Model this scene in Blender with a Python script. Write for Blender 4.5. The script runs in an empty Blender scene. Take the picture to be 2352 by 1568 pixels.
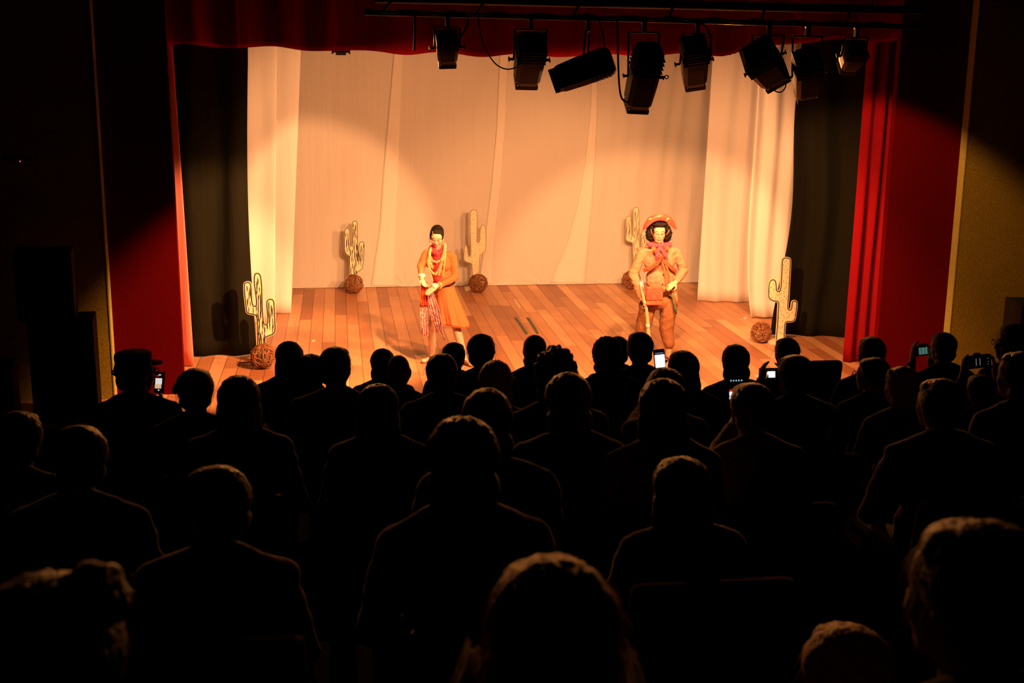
import bpy, bmesh, math, random
import numpy as np
from mathutils import Vector, Matrix, noise as mnoise
random.seed(7)
S = bpy.context.scene
C = S.collection
PI = math.pi
# ------------------------------------------------------------ camera
H = 3.5                                   # eye height above the stage floor
FPX = 2825.0
_Y = Vector((772-1176, 784-132, -FPX)).normalized()
_U = -Vector((1050-1176, 784-13100, -FPX)).normalized()
_U = (_U - _U.dot(_Y)*_Y).normalized()
_X = _Y.cross(_U)
R = Matrix((_X, _Y, _U))                  # camera axes -> world
cam_d = bpy.data.cameras.new('camera')
cam_d.sensor_width = 36.0
cam_d.lens = FPX/2352*36.0
cam_d.clip_start = 0.05
cam_d.dof.use_dof = True; cam_d.dof.focus_distance = 14.6; cam_d.dof.aperture_fstop = 5.6
cam = bpy.data.objects.new('camera', cam_d)
C.objects.link(cam)
cam.matrix_world = Matrix.Translation((0, 0, H)) @ R.to_4x4()
S.camera = cam

def at(px, py, y):
    """real point seen at a photo pixel, at depth y metres"""
    d = R @ Vector((px-1176, 784-py, -FPX))
    d *= y/d.y
    return Vector((d.x, d.y, d.z+H))
def fl(px, py, z=0.0):
    d = R @ Vector((px-1176, 784-py, -FPX))
    d *= (z-H)/d.z
    return Vector((d.x, d.y, z))
# ------------------------------------------------------------ world, exposure, stage lights
S.view_settings.view_transform = 'Standard'
S.view_settings.look = 'None'
S.view_settings.exposure = 0.0
S.view_settings.gamma = 1.0
S.view_settings.use_curve_mapping = False
w = bpy.data.worlds.new('world'); S.world = w
w.use_nodes = True
w.node_tree.nodes['Background'].inputs[0].default_value = (0, 0, 0, 1)
w.node_tree.nodes['Background'].inputs[1].default_value = 0.0
WARM = (1.0, 0.425, 0.165)
def spot(name, loc, tgt, power, deg, blend, size=0.06, col=WARM):
    l = bpy.data.lights.new(name, 'SPOT')
    l.energy = power; l.color = col; l.spot_size = math.radians(deg); l.spot_blend = blend
    l.shadow_soft_size = size
    o = bpy.data.objects.new(name, l); C.objects.link(o)
    o.location = loc
    o.rotation_euler = (Vector(tgt)-Vector(loc)).to_track_quat('-Z', 'Y').to_euler()
    return o
# front-of-house fixtures: (back end px, front end px, depths, width)
FIX = [((1027, 80, 10.95), (1027, 138, 11.12), .185),
       ((1224, 90, 10.90), (1208, 182, 11.22), .245),
       ((1404, 138, 11.05), (1280, 184, 11.20), .265),
       ((1494, 110, 10.80), (1462, 240, 11.12), .245),
       ((1595, 96, 10.90), (1594, 186, 11.22), .225),
       ((1734, 116, 10.95), (1780, 176, 11.15), .295),
       ((1856, 126, 10.80), (1852, 214, 11.10), .235),
       ((1972, 106, 10.95), (1946, 152, 11.15), .190)]
def fixmouth(i):
    f = FIX[i]
    b = at(*f[0]); e = at(*f[1]); d = (e-b).normalized()
    return e + d*0.09
def aim(i, az, el, power, half, blend, size=.05, name='stage_spot'):
    s = fixmouth(i); a, e = math.radians(az), math.radians(el)
    t = s+Vector((math.sin(a)*math.cos(e), math.cos(a)*math.cos(e), math.sin(e)))*6
    return spot(name, s, t, power, half*2, blend, size)
aim(3, 19, -40, 1050, 46, .38)      # centre and right, upper left edge crosses the backdrop
aim(6, -29, -32, 950, 43, .38)      # centre and left
aim(2, -18, -19, 1750, 15.5, .35)   # left white drapes
aim(4, 12, -26, 1400, 19.5, .35)    # right white drapes
aim(5, 37, -35, 430, 33, .30)       # far right, spills on the red pier and ochre wall
aim(1, -43, -36, 2500, 26, .40)     # far left
aim(0, -4, -30, 300, 38, .7)        # soft edge grazes the valance
aim(7, -35, -42, 450, 44, .9)       # front of the stage
for n_, x_, tx in (('left', -0.02, .6), ('right', 4.62, 2.2)):      # two lamps hanging behind the valance
    spot('border_lamp_up_' + n_, (x_, 14.5, 3.55), (x_*.55+1.1, 18.9, 1.2), 270, 130, .8, .1)
    spot('border_lamp_down_' + n_, (x_, 14.42, 3.50), (tx, 1.5, 3.30), 1050, 33, 1.0, .08, (1, .33, .07))

# ------------------------------------------------------------ materials
def mat(name, col, rough=.8, metal=0.0, var=0.0, scale=20.0, bump=0.0, bscale=None, emis=None, estr=1.0, spec=.3, sheen=0.0):
    m = bpy.data.materials.new(name); m.use_nodes = True
    nt = m.node_tree; b = nt.nodes['Principled BSDF']
    b.inputs['Base Color'].default_value = (*col, 1)
    b.inputs['Roughness'].default_value = rough
    b.inputs['Metallic'].default_value = metal
    b.inputs['Specular IOR Level'].default_value = spec
    if sheen:
        b.inputs['Sheen Weight'].default_value = sheen; b.inputs['Sheen Roughness'].default_value = .35; b.inputs['Sheen Tint'].default_value = (1, .85, .6, 1)
    tc = nt.nodes.new('ShaderNodeTexCoord')
    if var > 0:
        n = nt.nodes.new('ShaderNodeTexNoise'); n.inputs['Scale'].default_value = scale
        n.inputs['Detail'].default_value = 5
        nt.links.new(tc.outputs['Object'], n.inputs['Vector'])
        r = nt.nodes.new('ShaderNodeValToRGB')
        r.color_ramp.elements[0].position = .3; r.color_ramp.elements[1].position = .7
        r.color_ramp.elements[0].color = tuple(c*(1-var) for c in col)+(1,)
        r.color_ramp.elements[1].color = tuple(min(1, c*(1+var)) for c in col)+(1,)
        nt.links.new(n.outputs['Fac'], r.inputs['Fac'])
        nt.links.new(r.outputs['Color'], b.inputs['Base Color'])
    if bump > 0:
        n2 = nt.nodes.new('ShaderNodeTexNoise'); n2.inputs['Scale'].default_value = bscale or scale
        n2.inputs['Detail'].default_value = 4
        nt.links.new(tc.outputs['Object'], n2.inputs['Vector'])
        bp = nt.nodes.new('ShaderNodeBump'); bp.inputs['Strength'].default_value = bump
        bp.inputs['Distance'].default_value = .02
        nt.links.new(n2.outputs['Fac'], bp.inputs['Height'])
        nt.links.new(bp.outputs['Normal'], b.inputs['Normal'])
    if emis:
        b.inputs['Emission Color'].default_value = (*emis, 1)
        b.inputs['Emission Strength'].default_value = estr
    return m

def plank_mat():
    m = bpy.data.materials.new('stage_planks'); m.use_nodes = True
    nt = m.node_tree; N = nt.nodes; L = nt.links; b = N['Principled BSDF']
    def math_(op, a, bb=None):
        n = N.new('ShaderNodeMath'); n.operation = op
        for i, v in enumerate((a, bb)):
            if v is None: continue
            if isinstance(v, (int, float)): n.inputs[i].default_value = v
            else: L.new(v, n.inputs[i])
        return n.outputs[0]
    geo = N.new('ShaderNodeNewGeometry'); sep = N.new('ShaderNodeSeparateXYZ'); L.new(geo.outputs['Position'], sep.inputs[0])
    W = 0.1585
    u = math_('DIVIDE', math_('ADD', sep.outputs['X'], 50*W + 0.41), W)
    iu = math_('FLOOR', u); fu = math_('FRACT', u)
    wn = N.new('ShaderNodeTexWhiteNoise'); wn.noise_dimensions = '1D'; L.new(iu, wn.inputs['W'])
    ln = math_('ADD', math_('DIVIDE', sep.outputs['Y'], 2.3), math_('MULTIPLY', wn.outputs['Value'], 7.0))
    iv = math_('FLOOR', ln); fv = math_('FRACT', ln)
    cmb = N.new('ShaderNodeCombineXYZ'); L.new(iu, cmb.inputs[0]); L.new(iv, cmb.inputs[1])
    wn2 = N.new('ShaderNodeTexWhiteNoise'); wn2.noise_dimensions = '2D'; L.new(cmb.outputs[0], wn2.inputs['Vector'])
    ramp = N.new('ShaderNodeValToRGB'); cr = ramp.color_ramp
    cr.elements[0].position = 0; cr.elements[0].color = (.36, .13, .05, 1)
    cr.elements[1].position = 1; cr.elements[1].color = (.72, .38, .19, 1)
    e = cr.elements.new(.2); e.color = (.49, .20, .085, 1)
    e = cr.elements.new(.65); e.color = (.60, .275, .12, 1)
    L.new(wn2.outputs['Value'], ramp.inputs['Fac'])
    # grain stretched along the boards
    mp = N.new('ShaderNodeMapping'); mp.inputs['Scale'].default_value = (30, 1.6, 1)
    L.new(geo.outputs['Position'], mp.inputs[0])
    gn = N.new('ShaderNodeTexNoise'); gn.inputs['Scale'].default_value = 1.5; gn.inputs['Detail'].default_value = 6
    L.new(mp.outputs[0], gn.inputs['Vector'])
    dn = N.new('ShaderNodeTexNoise'); dn.inputs['Scale'].default_value = 1.7; dn.inputs['Detail'].default_value = 8
    L.new(geo.outputs['Position'], dn.inputs['Vector'])
    k = math_('ADD', .55, math_('ADD', math_('MULTIPLY', gn.outputs['Fac'], .4), math_('MULTIPLY', dn.outputs['Fac'], .5)))
    mx = N.new('ShaderNodeMix'); mx.data_type = 'RGBA'; mx.blend_type = 'MULTIPLY'; mx.inputs['Factor'].default_value = 1
    L.new(ramp.outputs['Color'], mx.inputs['A'])
    c2 = N.new('ShaderNodeCombineColor'); L.new(k, c2.inputs[0]); L.new(k, c2.inputs[1]); L.new(k, c2.inputs[2])
    L.new(c2.outputs[0], mx.inputs['B'])
    # seams
    s1 = math_('LESS_THAN', fu, .045)
    s2 = math_('MULTIPLY', math_('LESS_THAN', fv, .004), .45)
    s = math_('MAXIMUM', math_('MULTIPLY', s1, .8), s2)
    mx2 = N.new('ShaderNodeMix'); mx2.data_type = 'RGBA'; L.new(s, mx2.inputs['Factor'])
    L.new(mx.outputs['Result'], mx2.inputs['A']); mx2.inputs['B'].default_value = (.06, .025, .01, 1)
    L.new(mx2.outputs['Result'], b.inputs['Base Color'])
    b.inputs['Roughness'].default_value = .42
    b.inputs['Specular IOR Level'].default_value = .35
    bp = N.new('ShaderNodeBump'); bp.inputs['Strength'].default_value = .25; bp.inputs['Distance'].default_value = .004; bp.invert = True
    L.new(s, bp.inputs['Height']); L.new(bp.outputs['Normal'], b.inputs['Normal'])
    return m

def cloth_mat(name, col, transl=0.0, streak=0.0, rough=.9, crumple=0.0):
    """woven cloth: fine weave bump, vertical crease bump, a little light coming through"""
    m = bpy.data.materials.new(name); m.use_nodes = True
    nt = m.node_tree; N = nt.nodes; L = nt.links; b = N['Principled BSDF']
    b.inputs['Base Color'].default_value = (*col, 1); b.inputs['Roughness'].default_value = rough
    b.inputs['Specular IOR Level'].default_value = .15
    tc = N.new('ShaderNodeTexCoord')
    mp = N.new('ShaderNodeMapping'); mp.inputs['Scale'].default_value = (9, 9, .55)
    L.new(tc.outputs['Object'], mp.inputs[0])
    n = N.new('ShaderNodeTexNoise'); n.inputs['Scale'].default_value = 1.0; n.inputs['Detail'].default_value = 5
    L.new(mp.outputs[0], n.inputs['Vector'])
    bp = N.new('ShaderNodeBump'); bp.inputs['Strength'].default_value = max(.01, streak); bp.inputs['Distance'].default_value = .03
    L.new(n.outputs['Fac'], bp.inputs['Height'])
    if crumple:
        n3 = N.new('ShaderNodeTexNoise'); n3.inputs['Scale'].default_value = 11; n3.inputs['Detail'].default_value = 3; n3.inputs['Distortion'].default_value = 1.2
        L.new(tc.outputs['Object'], n3.inputs['Vector'])
        b3 = N.new('ShaderNodeBump'); b3.inputs['Strength'].default_value = crumple; b3.inputs['Distance'].default_value = .05
        L.new(n3.outputs['Fac'], b3.inputs['Height']); L.new(bp.outputs['Normal'], b3.inputs['Normal']); L.new(b3.outputs['Normal'], b.inputs['Normal'])
    else: L.new(bp.outputs['Normal'], b.inputs['Normal'])
    if transl:
        t = N.new('ShaderNodeBsdfTranslucent'); t.inputs[0].default_value = (*col, 1)
        mxs = N.new('ShaderNodeMixShader'); mxs.inputs[0].default_value = transl
        L.new(b.outputs[0], mxs.inputs[1]); L.new(t.outputs[0], mxs.inputs[2])
        L.new(mxs.outputs[0], N['Material Output'].inputs[0])
    return m

M = {}
M['planks'] = plank_mat()
M['backdrop'] = cloth_mat('white_muslin', (.70, .66, .60), streak=.35, transl=.1)
M['white'] = cloth_mat('white_leg_cloth', (.80, .76, .72), streak=.3, transl=.12)
M['hem'] = cloth_mat('doubled_white_cloth', (.74, .70, .635), streak=.2)
M['black_cloth'] = cloth_mat('black_serge', (.011, .010, .004), streak=.6)
M['red_cloth'] = cloth_mat('red_velvet', (.27, .0025, .006), streak=.5)
M['red_valance'] = cloth_mat('dark_red_velvet', (.42, .006, .008), streak=.5)
M['salmon'] = cloth_mat('salmon_cloth', (.92, .27, .20), streak=.2)  # paler and pinker than the red cloth of the right curtain
M['red_wall'] = mat('red_painted_wall', (.10, .0006, .0015), .95, var=.35, scale=180, bump=.3, bscale=250, spec=.05)
M['ochre'] = mat('ochre_rough_wall', (.30, .215, .02), .95, var=.3, scale=90, bump=.5, bscale=160, spec=.05)
M['ochre_lit_return'] = mat('ochre_lit_return', (.42, .37, .08), .9, var=.15, scale=60, spec=.05)  # wall ochre brightened: light on the return faces is in the colour
M['dark_wall'] = mat('dark_wall', (.02, .016, .01), .95, var=.3, scale=12, bump=.2, bscale=60, spec=.05)
M['black_paint'] = mat('black_paint', (.008, .007, .006), .8, var=.3, scale=10, spec=.1)
M['carpet'] = mat('dark_carpet', (.02, .006, .006), 1, var=.4, scale=200, bump=.5, bscale=400, spec=0)
M['steel_black'] = mat('black_steel', (.006, .0055, .005), .5, var=.3, scale=30, spec=.4)
M['steel_edge'] = mat('worn_steel', (.25, .22, .2), .35, .8, var=.2, scale=40)
M['glass'] = mat('lens_glass', (.7, .65, .5), .15, emis=(1, .55, .22), estr=6)
M['cable'] = mat('cable_rubber', (.008, .008, .008), .6, var=.2)
M['plywood'] = mat('cream_painted_board', (.86, .76, .50), .7, var=.06, scale=8, bump=.05)
M['board_edge'] = mat('raw_board_edge', (.80, .66, .46), .8, var=.1)
M['ink'] = mat('black_brush_paint', (.035, .022, .012), .7, var=.3, scale=40)
M['ink_soft'] = mat('faded_brush_paint', (.30, .20, .12), .8, var=.3, scale=40)
M['twig'] = mat('dry_twigs', (.32, .13, .048), .8, var=.5, scale=35, bump=.2)
M['tape'] = mat('green_floor_tape', (.09, .10, .06), .6, var=.5, scale=60)
M['chalk'] = mat('white_tape_scrap', (.8, .75, .65), .8, var=.05)
M['speaker'] = mat('speaker_box', (.008, .007, .006), .7, var=.3, scale=120, bump=.3, bscale=300)
M['speaker_grille'] = mat('speaker_grille', (.006, .0055, .005), .55, .3, var=.5, scale=300, bump=.6, bscale=500)
M['gold_print'] = mat('gold_print', (.75, .48, .12), .4, .6, var=.2)
M['led'] = mat('red_led', (.3, .01, .01), .4, emis=(1, .05, .06), estr=4)
M['brown_panel'] = mat('brown_panel', (.15, .07, .03), .8, var=.3, scale=60)
M['seat_cloth'] = mat('seat_upholstery', (.03, .004, .005), .95, var=.4, scale=90, bump=.3, bscale=300, spec=.05)
M['seat_black'] = mat('seat_shell', (.006, .006, .006), .95, var=.2, spec=.03)
# skins and cloths
M['skin_fair'] = mat('fair_skin', (.60, .38, .26), .55, var=.06, scale=30)
M['skin_tan'] = mat('tan_skin', (.55, .33, .20), .55, var=.06, scale=30)
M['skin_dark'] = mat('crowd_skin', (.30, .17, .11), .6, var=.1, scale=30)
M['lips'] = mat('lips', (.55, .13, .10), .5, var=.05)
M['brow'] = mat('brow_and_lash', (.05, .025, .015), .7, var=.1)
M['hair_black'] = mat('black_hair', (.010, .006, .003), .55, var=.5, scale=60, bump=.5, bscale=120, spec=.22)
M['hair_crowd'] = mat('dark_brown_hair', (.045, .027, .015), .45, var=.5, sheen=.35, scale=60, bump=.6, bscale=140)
M['hair_fair_lit'] = mat('fair_lit_hair', (.46, .27, .12), .5, var=.4, sheen=.35, scale=60, bump=.6, bscale=140)  # fair hair made paler: light caught by these heads is in the colour
M['hair_grey'] = mat('grey_hair', (.75, .72, .72), .6, var=.3, scale=60, bump=.5, bscale=140)
M['orange'] = cloth_mat('orange_dress_cloth', (.66, .19, .065), streak=.35, crumple=.15)
M['orange_dark'] = cloth_mat('dark_orange_trim', (.62, .09, .03), streak=.2)
M['magenta'] = cloth_mat('magenta_cloth', (.86, .07, .10), streak=.3)
M['khaki'] = cloth_mat('khaki_jacket_cloth', (.37, .19, .11), streak=.4, crumple=.28)
M['trouser'] = cloth_mat('brown_trouser_cloth', (.25, .105, .042), streak=.4, crumple=.28)
M['leather'] = mat('tan_leather', (.55, .12, .045), .5, var=.2, scale=25, bump=.15, bscale=90)
M['leather_hat'] = mat('red_brown_leather', (.60, .085, .045), .45, var=.2, scale=14, bump=.15, bscale=90, spec=.5)
M['leather_dk'] = mat('brown_leather', (.20, .045, .018), .5, var=.3, scale=25)
M['brass'] = mat('brass', (.95, .62, .2), .25, .9, var=.1)
M['gold'] = mat('gold_chain', (1.0, .80, .38), .3, .55, var=.1, spec=.8)
M['cream'] = mat('cream_bangle', (.9, .8, .6), .4, var=.05)
M['wood_light'] = mat('light_gun_wood', (.80, .52, .24), .5, var=.15, scale=20)
M['steel'] = mat('bright_steel', (.8, .8, .8), .25, .9, var=.1)
M['green_blade'] = mat('green_sheath', (.10, .12, .05), .6, var=.3)
M['shoe'] = mat('beige_shoe', (.80, .60, .40), .6, var=.1)
M['shoe_dk'] = mat('brown_sandal', (.25, .12, .06), .6, var=.1)
def paisley():
    m = bpy.data.materials.new('paisley_print'); m.use_nodes = True
    nt = m.node_tree; N = nt.nodes; L = nt.links; b = N['Principled BSDF']
    tc = N.new('ShaderNodeTexCoord')
    n = N.new('ShaderNodeTexNoise'); n.inputs['Scale'].default_value = 7; n.inputs['Detail'].default_value = 2; n.inputs['Distortion'].default_value = 2.5
    L.new(tc.outputs['Object'], n.inputs['Vector'])
    w_ = N.new('ShaderNodeMath'); w_.operation = 'MULTIPLY'; w_.inputs[1].default_value = 9; L.new(n.outputs['Fac'], w_.inputs[0])
    f = N.new('ShaderNodeMath'); f.operation = 'FRACT'; L.new(w_.outputs[0], f.inputs[0])
    r = N.new('ShaderNodeValToRGB'); cr = r.color_ramp; cr.interpolation = 'CONSTANT'
    cr.elements[0].position = 0; cr.elements[0].color = (.62, .10, .07, 1)
    cr.elements[1].position = .86; cr.elements[1].color = (.05, .03, .06, 1)
    for p, c in ((.3, (.78, .38, .30, 1)), (.5, (.85, .66, .55, 1)), (.66, (.45, .28, .42, 1))):
        e = cr.elements.new(p); e.color = c
    L.new(f.outputs[0], r.inputs['Fac']); L.new(r.outputs['Color'], b.inputs['Base Color'])
    b.inputs['Roughness'].default_value = .8
    return m
M['paisley'] = paisley()
def crowd_cloth(name, col):
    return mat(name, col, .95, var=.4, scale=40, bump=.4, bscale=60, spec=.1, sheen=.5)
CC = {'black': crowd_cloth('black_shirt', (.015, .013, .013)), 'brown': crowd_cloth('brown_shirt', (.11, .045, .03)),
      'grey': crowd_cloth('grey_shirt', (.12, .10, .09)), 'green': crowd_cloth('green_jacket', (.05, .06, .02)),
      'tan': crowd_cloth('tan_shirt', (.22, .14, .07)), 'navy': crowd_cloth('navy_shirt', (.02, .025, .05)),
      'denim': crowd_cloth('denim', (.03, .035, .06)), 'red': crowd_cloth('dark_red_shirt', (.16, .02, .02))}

# ------------------------------------------------------------ object helpers
def link(name, me, parent=None, m=None, mats=None):
    o = bpy.data.objects.new(name, me); C.objects.link(o)
    for x in (mats or ([m] if m else [])):
        me.materials.append(x)
    if parent is not None:
        o.parent = parent
        o.matrix_parent_inverse = Matrix.Identity(4)
    return o
def tag(o, label=None, cat=None, group=None, kind=None):
    if label: o['label'] = label
    if cat: o['category'] = cat
    if group: o['group'] = group
    if kind: o['kind'] = kind
    return o
def empty(name, loc, label, cat, group=None, rz=0.0):
    o = bpy.data.objects.new(name, None); C.objects.link(o)
    o.location = loc; o.rotation_euler = (0, 0, rz); o.empty_display_size = .1
    return tag(o, label, cat, group)

SCR = bpy.data.scenes.new('scratch')       # only for evaluating modifiers, removed at the end
class G:
    """collects polygons for ONE mesh"""
    def __init__(s, org=(0, 0, 0)): s.v = []; s.f = []; s.mi = []; s.sm = []; s.org = Vector(org)
    def add(s, vs, fs, mi=0, smooth=False):
        o = len(s.v); s.v += [Vector(v)-s.org for v in vs]
        for f in fs: s.f.append([i+o for i in f]); s.mi.append(mi); s.sm.append(smooth)
    def box(s, c, d, rot=None, mi=0, bev=0.0):
        c = Vector(c); hx, hy, hz = d[0]/2, d[1]/2, d[2]/2
        if bev <= 0:
            vs = [Vector((x, y, z)) for x in (-hx, hx) for y in (-hy, hy) for z in (-hz, hz)]
            fs = [(0, 1, 3, 2), (4, 6, 7, 5), (0, 4, 5, 1), (2, 3, 7, 6), (0, 2, 6, 4), (1, 5, 7, 3)]
        else:
            bm = bmesh.new(); bmesh.ops.create_cube(bm, size=1)
            for v in bm.verts: v.co = Vector((v.co.x*d[0], v.co.y*d[1], v.co.z*d[2]))
            bmesh.ops.bevel(bm, geom=list(bm.edges), offset=bev, segments=2, profile=.6, affect='EDGES')
            bm.verts.index_update(); vs = [v.co.copy() for v in bm.verts]; fs = [[v.index for v in f.verts] for f in bm.faces]; bm.free()
        if rot is not None: vs = [rot @ v for v in vs]
        s.add([v+c for v in vs], fs, mi)
    def tube(s, pts, r, n=8, mi=0, closed=False, smooth=True):
        pts = [Vector(p) for p in pts]; K = len(pts)
        rr = r if isinstance(r, (list, tuple)) else [r]*K
        vs = []; up = None
        for i, p in enumerate(pts):
            if closed: t = (pts[(i+1) % K]-pts[i-1])
            else: t = pts[min(i+1, K-1)]-pts[max(i-1, 0)]
            t = t.normalized() if t.length > 1e-9 else Vector((0, 0, 1))
            if up is None:
                up = t.orthogonal().normalized()
            else:
                up = (up-up.dot(t)*t)
                up = up.normalized() if up.length > 1e-6 else t.orthogonal().normalized()
            b = t.cross(up)
            for k in range(n):
                a = 2*PI*k/n; vs.append(p+(up*math.cos(a)+b*math.sin(a))*rr[i])
        fs = []
        for i in range(K if closed else K-1):
            j = (i+1) % K
            for k in range(n): fs.append((i*n+k, i*n+(k+1) % n, j*n+(k+1) % n, j*n+k))
        if not closed:
            fs.append(list(range(n))[::-1]); fs.append([(K-1)*n+k for k in range(n)])
        s.add(vs, fs, mi, smooth)
    def ell(s, c, r, rot=None, nu=16, nv=10, mi=0):
        c = Vector(c); r = (r, r, r) if isinstance(r, (int, float)) else r
        vs = [Vector((0, 0, r[2]))]
        for i in range(1, nv):
            th = PI*i/nv
            for k in range(nu):
                a = 2*PI*k/nu
                vs.append(Vector((r[0]*math.sin(th)*math.cos(a), r[1]*math.sin(th)*math.sin(a), r[2]*math.cos(th))))
        vs.append(Vector((0, 0, -r[2])))
        fs = [(0, 1+k, 1+(k+1) % nu) for k in range(nu)]
        for i in range(nv-2):
            for k in range(nu):
                a = 1+i*nu+k; b = 1+i*nu+(k+1) % nu; fs.append((a, a+nu, b+nu, b))
        e = len(vs)-1
        fs += [(e, e-nu+(k+1) % nu, e-nu+k) for k in range(nu)]
        if rot is not None: vs = [rot @ v for v in vs]
        s.add([v+c for v in vs], fs, mi, True)
    def cap(s, p0, r0, p1, r1, n=12, mi=0):
        """tapered capsule"""
        p0 = Vector(p0); p1 = Vector(p1); t = (p1-p0); L = t.length
        t = t.normalized() if L > 1e-6 else Vector((0, 0, 1))
        pts = []; rr = []
        for a in (-80, -55, -28, 0):
            pts.append(p0+t*r0*math.sin(math.radians(a))); rr.append(r0*math.cos(math.radians(a)))
        for a in (0, 28, 55, 80):
            pts.append(p1+t*r1*math.sin(math.radians(a))); rr.append(r1*math.cos(math.radians(a)))
        s.tube(pts, rr, n, mi)
    def lathe(s, prof, c=(0, 0, 0), n=24, mi=0, rot=None):
        vs = []
        for r, z in prof:
            for k in range(n):
                a = 2*PI*k/n; vs.append(Vector((r*math.cos(a), r*math.sin(a), z)))
        fs = []
        for i in range(len(prof)-1):
            for k in range(n): fs.append((i*n+k, i*n+(k+1) % n, (i+1)*n+(k+1) % n, (i+1)*n+k))
        fs.append(list(range(n))[::-1]); fs.append([(len(prof)-1)*n+k for k in range(n)])
        if rot is not None: vs = [rot @ v for v in vs]
        s.add([v+Vector(c) for v in vs], fs, mi, True)
    def mesh(s, name='m'):
        me = bpy.data.meshes.new(name); me.from_pydata([tuple(v) for v in s.v], [], s.f); me.update()
        for p, mi, sm in zip(me.polygons, s.mi, s.sm): p.material_index = mi; p.use_smooth = sm
        return me
    def build(s, name, m, parent=None, loc=None):
        me = s.mesh(name)
        o = link(name, me, parent, mats=m if isinstance(m, list) else [m])
        if loc is not None: o.location = loc
        elif parent is None: o.location = s.org
        return o
    def remesh(s, vox, smooth=2, disp=None, decim=None):
        """one continuous skin around everything collected; returns a mesh"""
        me = s.mesh('tmp'); o = bpy.data.objects.new('tmp', me); SCR.collection.objects.link(o)
        rm = o.modifiers.new('r', 'REMESH'); rm.mode = 'VOXEL'; rm.voxel_size = vox; rm.adaptivity = 0
        if smooth:
            sm = o.modifiers.new('s', 'SMOOTH'); sm.factor = .5; sm.iterations = smooth
        vl = SCR.view_layers[0]; vl.update(); dg = vl.depsgraph; ev = o.evaluated_get(dg)
        out = bpy.data.meshes.new_from_object(ev)
        bpy.data.objects.remove(o); bpy.data.meshes.remove(me)
        if disp:
            n = len(out.vertices); co = np.empty(n*3, dtype=np.float32); out.vertices.foreach_get('co', co); co = co.reshape(-1, 3)
            no = np.empty(n*3, dtype=np.float32); out.vertex_normals.foreach_get('vector', no); no = no.reshape(-1, 3)
            new = np.array([tuple(disp(Vector(c), Vector(k))) for c, k in zip(co.tolist(), no.tolist())], dtype=np.float32)
            out.vertices.foreach_set('co', new.ravel())
        out.polygons.foreach_set('use_smooth', [True]*len(out.polygons)); out.update()
        return out

def struct(name, g, m):
    o = g.build(name, m); o['kind'] = 'structure'; return o

# ------------------------------------------------------------ the house: floor, walls, ceiling
def rake(y): return 1.9-.205*y
ZP = -0.45        # flat floor in front of the stage
YR = (1.9-ZP)/.205
def gbox(x0, x1, y0, y1, z0, z1, mi=0):
    g = G(); g.box(((x0+x1)/2, (y0+y1)/2, (z0+z1)/2), (x1-x0, y1-y0, z1-z0)); return g
XL, XR = -5.4, 9.6
g = G()
prof = [(-3.2, rake(-3.2)), (YR, ZP), (11.86, ZP)]
vs = []
for y, z in prof: vs += [(XL, y, z), (XR, y, z)]
for y, z in prof: vs += [(XL, y, z-.2), (XR, y, z-.2)]
g.add(vs, [(0, 1, 3, 2), (2, 3, 5, 4), (6, 8, 9, 7), (8, 10, 11, 9), (0, 2, 8, 6), (2, 4, 10, 8), (1, 7, 9, 3), (3, 9, 11, 5), (0, 6, 7, 1), (4, 5, 11, 10)])
struct('floor', g, M['carpet'])
struct('ceiling', gbox(XL, XR, -3.2, 13.0, 5.6, 5.75), M['black_paint'])
struct('wall_left', gbox(XL-.2, XL, -3.2, 13.0, ZP-.1, 5.6), M['dark_wall'])
struct('wall_right', gbox(XR, XR+.2, -3.2, 13.0, ZP-.1, 5.6), M['dark_wall'])
struct('wall_back', gbox(XL, XR, -3.4, -3.2, 1.5, 5.6), M['dark_wall'])
# stage
g = G(); g.box((2.1, 15.9, -.02), (13.4, 8.1, .04)); struct('floor_stage', g, M['planks'])
struct('trim_1', gbox(-4.6, 8.8, 11.86, 19.9, ZP, -.041), M['black_paint'])
struct('wall_stage_rear', gbox(-4.6, 8.8, 19.7, 19.9, 0, 5.6), M['black_paint'])
struct('wall_stage_left', gbox(-4.8, -4.6, 12.9, 19.9, 0, 5.6), M['black_paint'])
struct('wall_stage_right', gbox(8.8, 9.0, 12.9, 19.9, 0, 5.6), M['black_paint'])
struct('ceiling_stage', gbox(-4.6, 8.8, 13.0, 19.9, 5.45, 5.6), M['black_paint'])
# proscenium: ochre house walls, return faces coloured as lit, red piers, header
PLx, PRx = -2.36, 6.84
struct('wall_front_left', gbox(XL, PLx-.012, 12.84, 13.14, 0, 5.6), M['ochre'])
struct('wall_front_right', gbox(PRx+.012, XR, 12.84, 13.14, 0, 5.6), M['ochre'])
struct('trim_2', gbox(PLx-.012, PLx, 12.835, 13.07, 0, 5.6), M['ochre_lit_return'])
struct('trim_3', gbox(PRx, PRx+.012, 12.835, 13.07, 0, 5.6), M['ochre_lit_return'])
struct('wall_pier_left', gbox(PLx, -1.67, 12.97, 13.07, .0, 5.6), M['red_wall'])
struct('wall_pier_right', gbox(6.05, PRx, 12.97, 13.07, .0, 5.6), M['red_wall'])
struct('wall_header', gbox(-1.62, 6.05, 12.97, 13.07, 4.35, 5.6), M['black_paint'])

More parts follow.
